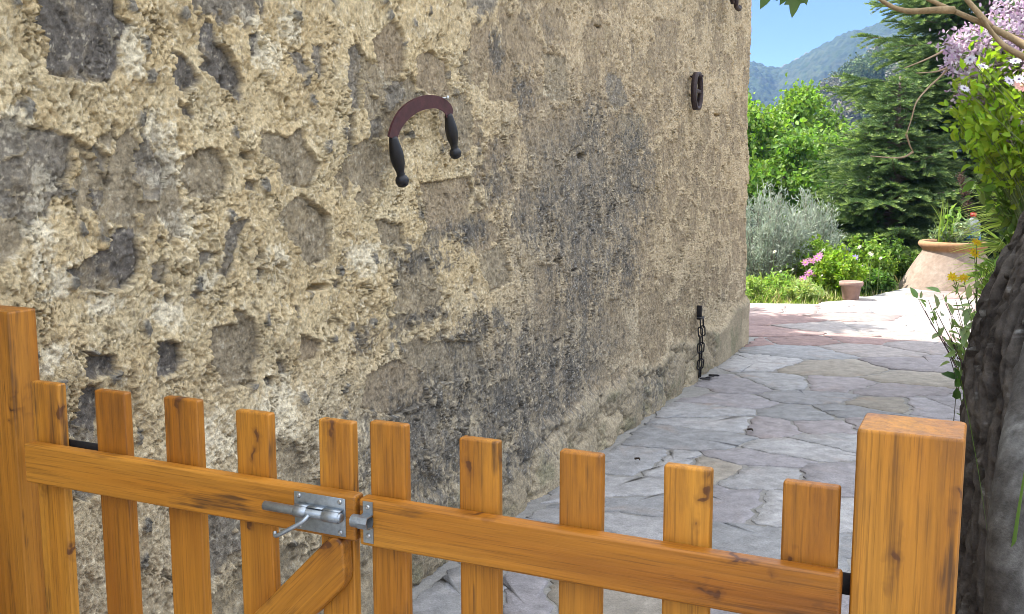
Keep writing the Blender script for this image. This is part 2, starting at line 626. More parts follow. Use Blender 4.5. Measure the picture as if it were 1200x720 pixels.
def terrain_h(x, y):
    yy = np.maximum(y, 1.0)
    px = np.where(y > 5, 600 + 1200 * (x / yy), np.where(x > 0, 5000, -3000))
    px = np.clip(px, -3000, 5000)
    r = np.hypot(x, y)
    # path terrace is level, then the bank drops into the valley
    base = -0.06 - 0.35 * sstep(13.0, 20, y) - 3.0 * sstep(16, 60, r) - 9.0 * sstep(45, 150, r)
    hm = (195 - elev(px, MID) - 22) / 1200 * 260 + CAM_H + 2
    h = base + sstep(120, 262, r) * np.maximum(hm - base, 0) * (1 - 0.75 * sstep(262, 420, r))
    hr = (195 - elev(px, RIDGE) - 16) / 1200 * 950 + CAM_H
    spur = 5 * fbm(px / 45.0, r / 160.0, 5, 4) + 14 * fbm(px / 110.0, r / 300.0, 6, 3)
    k = sstep(360, 950, r) ** 1.0
    big = h * (1 - k) + hr * k + spur * sstep(380, 560, r) * (1 - sstep(640, 900, r))
    h = np.where(r > 360, big, h)
    h = h - sstep(960, 1100, r) * 40
    return h


def build_terrain():
    rr = np.concatenate([np.geomspace(0.6, 11, 22), np.linspace(11.5, 40, 60), np.geomspace(41, 230, 60), np.linspace(233, 300, 60), np.linspace(306, 420, 24), np.linspace(424, 985, 320), np.linspace(995, 1090, 8)])
    pxs = np.linspace(840, 1230, 330)
    fine = np.arctan((pxs - 600) / 1200)
    a = np.concatenate([np.linspace(-math.pi, fine[0] - 0.01, 60), fine, np.linspace(fine[-1] + 0.01, math.pi, 60)[:-1]])
    A, RR = np.meshgrid(a, rr)
    x = (np.sin(A) * RR).ravel(); y = (np.cos(A) * RR).ravel()
    z = terrain_h(x, y)
    r = RR.ravel()
    # tree crowns on the far slope
    f1, f2, cid = worley(x / 6.0, y / 6.0, 3)
    z = z + np.where(r > 330, (1 - f1) * 3.2 * (0.6 + 0.8 * cid), 0) * sstep(330, 380, r)
    z = z + np.where(r < 200, 0.04 * fbm(x * 0.8, y * 0.8, 4, 3), 0)
    nz = fbm(x / 60, y / 60, 8, 4); nz2 = fbm(x / 18.0, y / 18.0, 9, 3)
    grass = np.array([0.06, 0.085, 0.022]); wood = np.array([0.020, 0.032, 0.012]); scrub = np.array([0.035, 0.045, 0.02]); rock = np.array([0.12, 0.11, 0.095])
    c = np.tile(grass, (len(x), 1))
    c = mixc(c, np.tile([0.46, 0.40, 0.30], (len(x), 1)), (r < 13) * (1 - sstep(11.0, 12.5, y)))  # near ground made pale to bounce sunlight into the shade
    c = mixc(c, np.tile(wood, (len(x), 1)), sstep(60, 160, r))
    c = mixc(c, np.tile(scrub, (len(x), 1)), sstep(0.0, 0.35, nz) * (r > 200))
    c = c * (0.7 + 0.6 * cid[:, None])
    px = 600 + 1200 * x / np.maximum(y, 1)
    rk = np.exp(-((px - 922) / 20) ** 2) * np.exp(-((r - 905) / 45) ** 2)
    c = mixc(c, np.tile(rock, (len(x), 1)), sstep(0.35, 0.6, rk * (0.9 + nz2)) * (y > 0))
    V = np.stack([x, y, z], -1)
    F = grid_faces(len(rr), len(a), True)
    V = np.vstack([V, [[0, 0, -0.06]]]); c = np.vstack([c, [grass]])
    me = np_mesh('hillside_terrain', V, F[:, ::-1], True, c)
    o = obj('terrain', me, M_HILL)
    tag(o, 'green valley ground rising to wooded mountains', kind='structure')
    return o


build_terrain()


# ------------------------------------------------------------------ paved path
def voronoi_cells(P, box):
    cells = []
    for i, p in enumerate(P):
        poly = [Vector((box[0], box[1])), Vector((box[2], box[1])), Vector((box[2], box[3])), Vector((box[0], box[3]))]
        d = np.hypot(P[:, 0] - p[0], P[:, 1] - p[1])
        for j in np.argsort(d)[1:22]:
            q = P[j]
            m = Vector(((p[0] + q[0]) / 2, (p[1] + q[1]) / 2)); nn = Vector((q[0] - p[0], q[1] - p[1]))
            poly = clip(poly, m, nn)
            if not poly: break
        cells.append(poly)
    return cells


def clip(poly, m, nn):
    out = []
    k = len(poly)
    for a in range(k):
        p, q = poly[a], poly[(a + 1) % k]
        sp = (p - m).dot(nn); sq = (q - m).dot(nn)
        if sp <= 0: out.append(p)
        if (sp < 0) != (sq < 0):
            t = sp / (sp - sq)
            out.append(p.lerp(q, t))
    return out


STONE_PX = [(880, 425), (977, 433), (935, 413), (866, 453), (916, 451), (977, 453), (953, 467), (943, 486), (1035, 474), (1046, 459), (1091, 476), (1077, 445),
            (1125, 475), (988, 484), (967, 501), (856, 474), (856, 499), (898, 501), (906, 391), (1011, 399), (1077, 406), (1090, 430), (835, 482), (810, 514),
            (936, 529), (755, 543), (734, 575), (763, 590), (893, 541), (902, 558), (868, 594), (871, 640), (907, 597), (741, 622), (676, 700), (690, 640),
            (640, 650), (800, 660), (780, 545), (830, 550), (1030, 500), (1000, 520), (980, 560), (620, 700), (560, 700), (910, 376), (965, 384), (945, 400),
            (1000, 372), (1030, 384), (1060, 365), (1100, 385), (900, 362), (940, 363), (980, 364), (1020, 358), (1050, 350)]
FAR = [on_ground(*p)[:2] for p in [(700, 353), (868, 355), (980, 357), (1000, 352), (1062, 337), (1130, 337), (1300, 337)]]


def far_y(x):
    return np.interp(x, [p[0] for p in FAR], [p[1] for p in FAR])


def build_path():
    pts = [tuple(on_ground(*p)[:2]) for p in STONE_PX]
    rng = np.random.default_rng(3)
    tries = 0
    while tries < 6000 and len(pts) < 520:
        tries += 1
        q = (rng.uniform(-4.5, 9.5), rng.uniform(-2.5, 14.2))
        md = rng.uniform(0.44, 0.66)
        if all((q[0] - p[0]) ** 2 * 0.8 + (q[1] - p[1]) ** 2 * 1.25 > md * md for p in pts): pts.append(q)
    P = np.array(pts)
    # the slabs run a little longer across the path than along it
    S = np.array([0.86, 1.16])
    cells = voronoi_cells(P * S, (-5 * S[0], -3 * S[1], 10 * S[0], 15 * S[1]))
    V = []; F = []; C = []; nv = 0
    tones = np.array([[0.33, 0.32, 0.31], [0.37, 0.36, 0.345], [0.345, 0.32, 0.315], [0.30, 0.295, 0.285], [0.41, 0.395, 0.375], [0.34, 0.30, 0.24], [0.33, 0.295, 0.285]])
    for i, poly in enumerate(cells):
        c0 = P[i]
        if c0[1] > far_y(c0[0]) - 0.12: continue
        if N[0] * c0[0] + N[1] * c0[1] < WOFF + 0.02 and (c0 @ U[:2]) < U_END: continue
        if len(poly) < 3: continue
        pl = [Vector((p.x / S[0], p.y / S[1])) for p in poly]
        # keep clear of the wall, then shrink for the joint
        if (c0 @ U[:2]) < U_END + 0.3:
            pl = clip(pl, Vector((N[0], N[1])) * (WOFF + 0.05), -Vector((N[0], N[1])))
        if len(pl) < 3: continue
        cen = sum(pl, Vector((0, 0))) / len(pl)
        g = 0.005 + 0.007 * rng.random()
        k = len(pl)
        base = list(pl)
        for a in range(k):
            p, q = base[a], base[(a + 1) % k]
            e = (q - p)
            if e.length < 1e-5: continue
            nn = Vector((e.y, -e.x)).normalized()
            if nn.dot(cen - p) > 0: nn = -nn
            pl = clip(pl, p - nn * g, nn)
            if len(pl) < 3: break
        if len(pl) < 3: continue
        # corner rounding, then ragged edge
        for it in range(1):
            out = []
            for a in range(len(pl)):
                p, q = pl[a], pl[(a + 1) % len(pl)]
                out += [p.lerp(q, 0.07), p.lerp(q, 0.93)]
            pl = out
        dense = []
        for a in range(len(pl)):
            p, q = pl[a], pl[(a + 1) % len(pl)]
            m_ = max(1, int((q - p).length / 0.03))
            for s_ in range(m_): dense.append(p.lerp(q, s_ / m_))
        D = np.array([(p.x, p.y) for p in dense])
        cen = D.mean(0)
        dirc = unit(D - cen)
        D = D + np.stack([fbm(D[:, 0] * 2.6, D[:, 1] * 2.6, 21, 4), fbm(D[:, 0] * 2.6, D[:, 1] * 2.6, 23, 4)], -1) * 0.085
        D = D + dirc * (0.012 * fbm(D[:, 0] * 13, D[:, 1] * 13, 24 + i, 3))[:, None]
        cen = D.mean(0)
        h = 0.008 + 0.004 * rng.random()
        tilt = rng.normal(0, 0.004, 2)
        n = len(D)
        ringz = lambda Q, z: np.column_stack([Q, z + (Q - cen) @ tilt])
        inner = D - dirc * 0.004
        inner2 = D - (D - cen) * 0.35
        rings = [ringz(D, -0.03), ringz(D, h - 0.004), ringz(inner, h), ringz(inner2, h + 0.002 + 0.003 * fbm(inner2[:, 0] * 3, inner2[:, 1] * 3, 5, 2)), ]
        V.append(np.vstack(rings + [np.array([[cen[0], cen[1], h + 0.002]])]))
        for q in grid_faces(4, n, True): F.append([int(v) + nv for v in q])
        for a in range(n): F.append([nv + 3 * n + a, nv + 3 * n + (a + 1) % n, nv + 4 * n])
        tone = tones[rng.integers(len(tones))] * np.array([0.76, 0.785, 0.82]) * (0.92 + 0.2 * rng.random())
        if c0[1] > 8.6:  # slabs past the shadow edge get their own pinkish palette, toned for sunlight
            tone = np.array([[0.27, 0.245, 0.235], [0.28, 0.215, 0.20], [0.25, 0.175, 0.16], [0.29, 0.265, 0.25]])[rng.integers(4)] * (0.9 + 0.2 * rng.random())
        C.append(np.tile(tone, (4 * n + 1, 1)))
        nv += 4 * n + 1
    V = np.vstack(V); C = np.vstack(C)
    me = bpy.data.meshes.new('flagstones'); me.from_pydata(V.tolist(), [], F)
    # mineral clouds and rusty bands that run across each slab
    nzz = fbm(V[:, 0] * 4, V[:, 1] * 9, 31, 4)
    C = C * (1 + 0.28 * nzz[:, None])
    C = mixc(C, np.tile([0.30, 0.20, 0.13], (len(C), 1)), 0.35 * sstep(0.15, 0.6, fbm(V[:, 0] * 2, V[:, 1] * 5, 33, 3)))
    c4 = np.ones((len(V), 4), np.float32); c4[:, :3] = C
    a = me.color_attributes.new('Col', 'FLOAT_COLOR', 'POINT'); a.data.foreach_set('color', c4.ravel())
    me.polygons.foreach_set('use_smooth', np.ones(len(me.polygons), bool)); me.update()
    o = obj('path_paving', me, M_FLAG)
    tag(o, 'grey and pink crazy paving of irregular flagstones', kind='structure')
    # mortar bed below
    xs = np.linspace(-5, 9.5, 200); ys = np.concatenate([np.linspace(-3, 14, 240)])
    X, Y = np.meshgrid(xs, ys); X = X.ravel(); Y = Y.ravel()
    Y2 = np.minimum(Y, far_y(X) - 0.03)
    z = 0.004 + 0.006 * fbm(X * 6, Y2 * 6, 41, 3)
    gc = np.tile([0.25, 0.245, 0.23], (len(X), 1)) * (1 + 0.3 * fbm(X * 1.2, Y2 * 1.2, 43, 3)[:, None])
    gc = mixc(gc, np.tile([0.13, 0.14, 0.08], (len(X), 1)), 0.5 * sstep(0.1, 0.5, fbm(X * 2.2, Y2 * 2.2, 44, 4)))
    o = obj('path_bed', np_mesh('path_bed', np.stack([X, Y2, z], -1), grid_faces(len(ys), len(xs)), True, gc), M_GROUT)
    tag(o, 'grey mortar joints between the flagstones', kind='structure')


U_END = wall_uv(871.5, 409)[0]
build_path()

# ------------------------------------------------------------------ the rubble stone house
G, B, T_, D_ = 0, 1, 2, 3       # grey, brown grey, tan, dark slate
STONES = [
    (D_, [(46, -25), (44, 27), (61, 49), (56, 86), (101, 98), (134, 99), (144, 76), (150, 43), (162, 27), (147, 18), (142, -25)]),
    (D_, [(250, 17), (262, 28), (263, 46), (281, 67), (293, 95), (287, 122), (269, 101), (247, 82), (244, 40)]),
    (D_, [(211, 61), (232, 70), (244, 95), (226, 113), (211, 95)]),
    (D_, [(217, 119), (232, 122), (235, 137), (218, 134)]),
    (G, [(40, 147), (90, 159), (86, 207), (62, 225), (20, 228), (-10, 215), (-10, 190), (35, 180)]),
    (G, [(162, 183), (175, 155), (190, 180), (205, 200), (190, 235), (168, 238)]),
    (B, [(222, 185), (240, 172), (262, 175), (272, 200), (268, 225), (245, 240), (225, 228), (215, 205)]),
    (G, [(107, 171), (116, 166), (131, 183), (127, 211), (119, 196)]),
    (D_, [(110, 218), (127, 221), (128, 234), (111, 253)]),
    (G, [(287, 174), (297, 174), (298, 186), (288, 187)]),
    (G, [(288, 210), (303, 212), (302, 223), (289, 222)]),
    (D_, [(137, 270), (159, 261), (165, 301), (166, 322), (144, 341), (101, 341), (89, 331), (76, 316), (101, 304), (128, 286)]),
    (G, [(269, 261), (293, 255), (284, 282), (269, 328), (257, 322), (263, 292)]),
    (B, [(-30, 255), (33, 256), (31, 286), (0, 316), (-30, 316)]),
    (G, [(226, 292), (254, 298), (232, 322)]),
    (G, [(180, 310), (199, 304), (196, 334), (183, 334)]),
    (G, [(195, 344), (205, 347), (199, 363)]),
    (G, [(223, 344), (235, 341), (232, 362)]),
    (B, [(250, 383), (281, 380), (296, 405), (299, 450), (262, 460), (248, 425)]),
    (D_, [(185, 402), (214, 400), (212, 440), (188, 440)]),
    (D_, [(98, 415), (135, 419), (137, 437), (112, 448), (97, 440)]),
    (D_, [(95, 452), (118, 450), (115, 512), (88, 500)]),
    (G, [(410, 53), (423, 50), (433, 67), (430, 93), (427, 127), (413, 130), (407, 97)]),
    (G, [(408, 137), (418, 133), (420, 183), (408, 180)]),
    (G, [(343, 60), (360, 57), (368, 83), (357, 87)]),
    (G, [(370, 50), (383, 50), (383, 90), (373, 97)]),
    (B, [(310, 153), (343, 160), (360, 147), (363, 173), (377, 193), (370, 220), (333, 217), (323, 193), (308, 177)]),
    (T_, [(440, 47), (467, 23), (480, 40), (482, 87), (460, 92), (443, 67)]),
    (G, [(460, 97), (483, 93), (485, 110), (467, 130), (457, 127)]),
    (T_, [(497, 67), (513, 57), (533, 73), (537, 110), (527, 117), (497, 103)]),
    (G, [(437, 143), (457, 133), (457, 160), (438, 167)]),
    (D_, [(300, 40), (313, 38), (312, 63), (300, 67)]),
    (G, [(307, -10), (323, -10), (318, 23)]),
    (G, [(385, -10), (400, -10), (397, 13)]),
    (T_, [(573, 60), (600, 55), (612, 80), (608, 120), (578, 118)]),
    (T_, [(497, 215), (555, 207), (560, 225), (545, 275), (505, 270)]),
    (B, [(323, 253), (357, 227), (387, 253), (393, 303), (367, 313), (340, 280)]),
    (B, [(443, 257), (473, 263), (477, 290), (450, 290)]),
    (B, [(462, 343), (487, 330), (520, 343), (513, 360), (487, 370), (465, 367)]),
    (T_, [(430, 440), (467, 420), (493, 433), (500, 470), (460, 490), (425, 480)]),
    (B, [(275, 360), (300, 377), (303, 420), (290, 447), (272, 447)]),
    (T_, [(350, 393), (380, 400), (373, 420), (353, 427)]),
    (G, [(299, 292), (306, 290), (308, 304), (300, 306)]),
    (G, [(300, 316), (309, 318), (308, 331), (301, 330)]),
    (G, [(324, 424), (334, 422), (337, 437), (326, 438)]),
    (D_, [(313, 441), (322, 442), (321, 454), (312, 452)]),
    (D_, [(391, 327), (403, 327), (402, 338), (392, 337)]),
    (G, [(345, 360), (351, 361), (350, 378), (345, 378)]),
    (G, [(713, 83), (730, 90), (740, 120), (725, 130), (713, 113)]),
    (B, [(730, 132), (760, 135), (758, 175), (745, 182), (732, 165)]),
    (T_, [(690, 45), (705, 50), (706, 108), (690, 100)]),
    (T_, [(620, 137), (690, 140), (692, 168), (660, 188), (622, 180)]),
    (T_, [(750, 337), (767, 333), (783, 360), (780, 413), (760, 437), (747, 400)]),
    (T_, [(623, 310), (653, 310), (650, 370), (625, 380)]),
    (B, [(640, 60), (668, 66), (668, 120), (645, 118)]),
    (T_, [(770, 20), (800, 25), (798, 70), (772, 65)]),
    (T_, [(700, 360), (725, 350), (738, 390), (730, 420), (706, 410)]),
    (B, [(560, 300), (590, 285), (600, 330), (575, 345)]),
    (B, [(505, 400), (560, 400), (565, 440), (515, 450)]),
    (B, [(560, 460), (600, 440), (612, 480), (580, 500)]),
]
DARKS = [(620, 450, 100, 80), (560, 520, 90, 50), (690, 250, 60, 110), (500, 480, 60, 50), (450, 540, 60, 50), (500, 305, 45, 22), (550, 272, 38, 22), (500, 372, 38, 12), (430, 402, 22, 18), (600, 420, 55, 45), (640, 470, 60, 45), (610, 520, 50, 45), (560, 385, 40, 25),
         (745, 200, 28, 80), (700, 150, 22, 45), (690, 330, 40, 60), (590, 60, 14, 35), (620, 110, 14, 30), (730, 300, 25, 60), (530, 470, 40, 40), (670, 430, 40, 60), (760, 460, 26, 26), (505, 560, 70, 60), (640, 250, 40, 50), (580, 210, 25, 40)]
WHITES = [(160, 62, 22, 34), (18, 140, 24, 24), (190, 150, 26, 24), (205, 190, 16, 30), (55, 205, 22, 26), (200, 212, 30, 14), (48, 280, 20, 60), (215, 262, 24, 26), (350, 30, 14, 24), (462, 68, 12, 34),
          (200, 365, 26, 22), (330, 300, 16, 16), (75, 330, 18, 22), (430, 300, 22, 26), (240, 330, 18, 16), (120, 360, 30, 16), (320, 60, 20, 30), (300, 20, 22, 18), (60, 420, 20, 20), (640, 110, 12, 12), (330, 480, 30, 50), (250, 520, 40, 40)]
HOLES = [(377, 338, 14, 5), (550, 342, 4, 3), (688, 183, 5, 4), (272, 95, 3, 8), (133, 210, 3, 10), (92, 110, 5, 9), (470, 157, 2, 4), (655, 400, 5, 3), (343, 118, 3, 4), (318, 55, 4, 8), (240, 180, 3, 7), (530, 195, 3, 3), (845, 135, 4, 2), (705, 31, 4, 2), (650, 306, 5, 2), (673, 317, 4, 2)]


def poly_sdf(x, y, poly):
    """signed distance (positive inside) of points to a polygon"""
    P = np.asarray(poly, float)
    d = np.full(x.shape, 1e9); inside = np.zeros(x.shape, bool)
    for i in range(len(P)):
        a = P[i]; b = P[(i + 1) % len(P)]
        ex, ey = b - a
        t = np.clip(((x - a[0]) * ex + (y - a[1]) * ey) / (ex * ex + ey * ey + 1e-12), 0, 1)
        d = np.minimum(d, np.hypot(x - a[0] - t * ex, y - a[1] - t * ey))
        cond = ((a[1] > y) != (b[1] > y)) & (x < (b[0] - a[0]) * (y - a[1]) / (b[1] - a[1] + 1e-12) + a[0])
        inside ^= cond
    return np.where(inside, d, -d)


def blob(u, v, px, py, rx, ry):
    c = wall_uv(px, py); a = wall_uv(px + rx, py); b = wall_uv(px, py + ry)
    return np.exp(-((u - c[0]) / (abs(a[0] - c[0]) + 1e-6)) ** 2 - ((v - c[1]) / (abs(b[1] - c[1]) + 1e-6)) ** 2)


def build_house():
    u0 = wall_uv(-40, 300)[0]
    z_of = lambda u: WOFF * N[1] + u * U[1]
    # fine columns over the stretch the path sees, coarse ones elsewhere
    us = [u0]
    while us[-1] < U_END - 0.03:
        us.append(us[-1] + 0.0012 * z_of(us[-1]))
    us = np.array(us)
    s_arc = U_END + np.linspace(-0.02, 0.16, 22)
    W_, Lb = 5.0, 7.0
    near = -0.8  # house cut short here so sunlit ground brightens the shade
    s_near = np.linspace(near, u0 - 0.02, 60)
    s_end = np.linspace(U_END + 0.2, U_END + W_, 60)
    s = np.concatenate([s_near, us, s_arc, s_end])
    v = np.concatenate([np.linspace(-0.12, 0.5, 130), np.arange(0.5035, 2.0, 0.0036), np.arange(2.0, 3.1, 0.0075), np.linspace(3.12, 4.25, 60)])
    S_, V_ = np.meshgrid(s, v)
    s1 = S_.ravel(); vv = V_.ravel()
    # base curve: wall line, rounded corner, end wall running away behind it
    r = 0.10
    k = np.clip((s1 - (U_END - 0.02)) / (r * math.pi / 2), 0, 1)
    th = k * math.pi / 2
    lin = np.minimum(s1, U_END - 0.02)
    over = np.maximum(s1 - (U_END - 0.02) - r * math.pi / 2, 0)
    bx = lin + r * np.sin(th)
    bn = -(r * (1 - np.cos(th))) - over
    nu = np.sin(th); nn = np.cos(th)
    u = s1                                        # noise runs along the unrolled wall
    # ---- domain warp
    w1 = fbm(u * 7, vv * 7, 100, 3); w2 = fbm(u * 7, vv * 7, 200, 3)
    w3 = fbm(u * 28, vv * 28, 300, 3); w4 = fbm(u * 28, vv * 28, 400, 3)
    uw = u + 0.011 * w1 + 0.010 * w3; vw = vv + 0.011 * w2 + 0.010 * w4
    # ---- how far along: left part = rough mortar, right part = smoother big stones
    uA, _ = wall_uv(470, 300); uB, _ = wall_uv(650, 300)
    right = sstep(uA, uB, u)
    # ---- mortar relief
    lump = fbm(u * 6, vv * 6, 11, 5, 0.55)
    fine = fbm(u * 70, vv * 70, 14, 4, 0.65)
    rough_zone = sstep(-0.30, 0.30, fbm(u * 2.6, vv * 2.6, 15, 3))
    rw = uw + 0.02 * fbm(u * 40, vv * 40, 19, 2); rv = vw + 0.02 * fbm(u * 40, vv * 40, 20, 2)
    sh1 = shard(rw * 12, rv * 8.5, 12); sh2 = shard(rw * 29, rv * 21, 22); sh3 = shard(rw * 66, rv * 50, 32)
    rz2 = sstep(-0.02, 0.42, fbm(u * 5.5, vv * 5.5, 25, 4))
    gap1 = ridged(uw * 19 + 3, vw * 14, 23, 3); gap2 = ridged(uw * 48, vw * 36 + 7, 24, 3)
    mort = 0.022 * lump + 0.0135 * sh1 * (0.25 + 0.75 * rough_zone) + 0.0065 * sh2 * (0.05 + 0.95 * rz2) + 0.0036 * sh3 * (0.15 + 0.85 * rz2) + 0.0028 * fine - 0.016 * sstep(0.62, 0.92, gap1) * rough_zone - 0.007 * sstep(0.6, 0.95, gap2)
    mort = mort * (1 - 0.15 * right)
    # cracks
    c1, c2, _ = worley(uw * 5.5 + 0.5 * w3, vw * 4.2 + 0.5 * w4, 16)
    crack = (1 - sstep(0.0, 0.045, c2 - c1)) * sstep(-0.1, 0.25, fbm(u * 4, vv * 4, 17, 3))
    pit = sstep(0.36, 0.5, fbm(u * 26, vv * 17, 18, 3)) * rough_zone
    # ---- stones
    nb = fbm(u * 20, vv * 20, 53, 5, 0.65)
    stone = np.zeros_like(u); kind = np.zeros(len(u), int); sdv = np.full(len(u), -1.0)
    for kd, poly in STONES:
        uv = np.array([wall_uv(*p) for p in poly])
        lo = uv.min(0) - 0.05; hi = uv.max(0) + 0.05
        sel = np.where((u > lo[0]) & (u < hi[0]) & (vv > lo[1]) & (vv < hi[1]))[0]
        if len(sel) == 0: continue
        sd = poly_sdf(uw[sel] - 0.004, vw[sel], uv)
        m = sstep(-0.003, 0.005, sd + 0.009 * w3[sel] + 0.012 * nb[sel])
        upd = (m > stone[sel]) | ((sd > sdv[sel]) & (stone[sel] < 0.5))
        stone[sel] = np.where(upd, m, stone[sel]); kind[sel] = np.where(upd, kd, kind[sel]); sdv[sel] = np.where(upd, sd, sdv[sel])
    # unnamed stones between the traced ones
    g1, g2, gid = worley(uw * 3.0 + 0.30 * w1, vw * 4.2 + 0.30 * w2, 51, 0.9)
    vis = (gid < (0.36 + 0.32 * right)) 
    ms = sstep(0.05, 0.13, (g2 - g1) + 0.40 * nb - 0.06) * vis
    free = 1 - sstep(0.0, 0.4, stone)
    upd = (ms * free) > stone
    kind = np.where(upd, np.where(gid * 97 % 1 < 0.3 - 0.4 * right, G, np.where(right > 0.4, T_, B)), kind)
    stone = np.where(upd, ms * free, stone)
    sdv = np.where(upd, (g2 - g1) * 0.12, sdv)
    # pebbles pressed in the mortar
    p1, p2, pid = worley(uw * 15, vw * 11, 61, 0.9)
    peb = (1 - sstep(0.16, 0.26, p1 + 0.12 * w3)) * (pid < 0.20) * (1 - right * 0.6) * (stone < 0.3)
    # ---- foundation course of big rounded stones near the ground
    ft = 0.32 + 0.10 * fbm(u * 1.3, u * 0 + 3.3, 71, 2) + 0.06 * sstep(U_END - 0.9, U_END - 0.6, u)
    fnd = 1 - sstep(ft - 0.03, ft + 0.04, vv + 0.03 * w1)
    q1, q2, qid = worley(u * 2.3 + 0.25 * w1, (vv + 0.1) * 3.0 + 0.25 * w2, 72, 0.8)
    cush = np.sqrt(np.clip((q2 - q1) * 1.6, 0, 1))
    blk = sstep(U_END - 1.25, U_END - 1.15, u + 0.05 * w2)   # the smooth corner block
    cush = cush * (1 - blk) + blk
    fheight = -0.008 + 0.050 * cush
    # ---- assemble height
    st_face = -0.0055 + 0.0025 * right + 0.012 * fbm(u * 5, vv * 5, 81, 4) + 0.009 * shard(uw * 20, vw * 12, 82) * np.where((kind == D_) | (kind == G), 1.0, 0.5) + 0.0034 * shard(rw * 55, rv * 40, 86) + 0.0024 * fine
    st_face = st_face - 0.022 * np.exp(-np.clip(sdv, 0, 1) / 0.006) * sstep(-0.1, 0.4, fbm(u * 5, vv * 5, 87, 2))
    vs = fbm(u * 10, vv * 2.2, 83, 4)             # vertical scoring on the far half
    mort = mort + 0.008 * np.exp(-np.clip(-sdv, 0, 1) / 0.012) * (sdv < 0) * (1 - right)
    h = (mort + 0.006 - 0.004 * right) * (1 - stone) + st_face * stone
    h = h + right * (0.008 * vs + 0.006 * ridged(u * 9, vv * 3.5, 84, 3) * (1 - 0.5 * stone))
    h = h - 0.034 * crack * (1 - 0.7 * stone) - 0.020 * pit * (1 - stone)
    h = h + peb * 0.010
    h = h * (1 - fnd) + (fheight + 0.004 * fine + 0.006 * lump) * fnd
    for px, py, rx, ry in HOLES:
        h = h - 0.05 * sstep(0.3, 0.7, blob(u + 0.4 * (uw - u), vv + 0.4 * (vw - vv), px, py, rx, ry))
    h = h + 0.035 * fbm(u * 0.8, vv * 0.8, 85, 2) * sstep(0.3, 1.0, vv)
    h = h - 0.015 * np.clip(vv - 0.5, 0, 4)       # slight batter
    # ---- colours (what the stone and lime are, not how they are lit)
    n = len(u); tile = lambda c: np.tile(np.asarray(c, float), (n, 1))
    tone = fbm(u * 2.2, vv * 2.2, 91, 4); tone2 = fbm(u * 11, vv * 11, 92, 4); tone3 = fbm(u * 40, vv * 40, 93, 3)
    col = mixc(tile((0.62, 0.485, 0.27)), tile((0.69, 0.57, 0.345)), sstep(-0.35, 0.4, tone + 0.5 * tone2))
    col = mixc(col, tile((0.38, 0.29, 0.16)), 0.6 * sstep(0.05, 0.55, tone2))
    col = mixc(col, tile((0.48, 0.38, 0.245)), 0.8 * right)
    col = mixc(col, tile((0.20, 0.155, 0.10)), 0.85 * sstep(0.20, 0.45, fbm(u * 34, vv * 34, 99, 5, 0.7)))
    col = mixc(col, tile((0.50, 0.425, 0.30)), 0.7 * sstep(1.15, 0.55, vv) * (1 - right * 0.5))     # greyer towards the foot
    white = np.zeros(n)
    for px, py, rx, ry in WHITES: white = np.maximum(white, blob(u, vv, px, py, rx * 1.25, ry * 1.25))
    white = sstep(0.36, 0.62, 0.70 * white + 0.55 * tone2 + 0.45 * tone3)
    white = np.maximum(white, 0.8 * sstep(0.22, 0.42, tone3 + 0.6 * tone2) * (1 - 0.5 * right))
    col = mixc(col, tile((0.84, 0.745, 0.53)), white * (1 - 0.25 * right))
    skin = np.array([[0.255, 0.225, 0.175], [0.32, 0.265, 0.175], [0.335, 0.265, 0.17], [0.165, 0.148, 0.125]])[kind]
    skin = skin * (1 + 0.5 * tone2 + 0.5 * tone3 + 0.5 * nb)[:, None]
    skin = mixc(skin, tile((0.42, 0.34, 0.21)), 0.75 * sstep(0.02, 0.45, fbm(u * 9, vv * 9, 94, 6, 0.65)))
    skin = mixc(skin, tile((0.55, 0.50, 0.38)), 0.7 * sstep(0.42, 0.6, white * 0.6 + 0.35 * tone3 + 0.2 * tone2) * (kind != T_))
    col = mixc(col, skin, np.clip(stone, 0, 1))
    col = mixc(col, tile((0.21, 0.20, 0.17)), peb * 0.9)
    fcol = tile((0.37, 0.31, 0.21)) * (0.8 + 0.4 * qid[:, None]) * (1 + 0.3 * tone2[:, None])
    fcol = mixc(fcol, tile((0.17, 0.18, 0.10)), 0.5 * sstep(0.0, 0.4, fbm(u * 3, vv * 3, 95, 3)))
    col = mixc(col, fcol, fnd)
    dark = np.zeros(n)
    for px, py, rx, ry in DARKS: dark = np.maximum(dark, blob(u, vv, px, py, rx * 1.3, ry * 1.3))
    dark = sstep(0.33, 0.80, dark * 0.66 + 0.42 * fbm(u * 9, vv * 5, 96, 5, 0.6) + 0.62 * fbm(u * 40, vv * 26, 89, 4, 0.7))
    broad = sstep(0.35, 0.95, np.maximum(blob(u, vv, 620, 440, 150, 120), np.maximum(blob(u, vv, 690, 230, 90, 150), blob(u, vv, 520, 500, 110, 90))) + 0.35 * tone)
    col = mixc(col, tile((0.27, 0.24, 0.185)), 0.52 * broad)
    dark = np.maximum(dark, 0.5 * right * sstep(0.25, 0.5, fbm(u * 7, vv * 2.5, 97, 5, 0.6)))
    col = mixc(col, tile((0.10, 0.096, 0.088)), 0.85 * dark)
    speck = sstep(0.30, 0.42, fbm(u * 80, vv * 80, 98, 2)) * np.clip(dark + 0.3, 0, 1)
    col = mixc(col, tile((0.42, 0.40, 0.35)), 0.8 * speck)
    fleck = fbm(u * 48, vv * 48, 101, 4, 0.7)
    col = mixc(col, tile((0.74, 0.64, 0.44)), 0.75 * sstep(0.24, 0.44, fleck + 0.25 * tone2) * (1 - fnd) * (1 - 0.6 * stone))
    col = mixc(col, tile((0.13, 0.11, 0.085)), 0.6 * sstep(0.28, 0.46, -fleck + 0.2 * fbm(u * 7, vv * 7, 103, 3)) * (0.45 + 0.55 * right))
    col = np.clip(col, 0.02, 0.9)
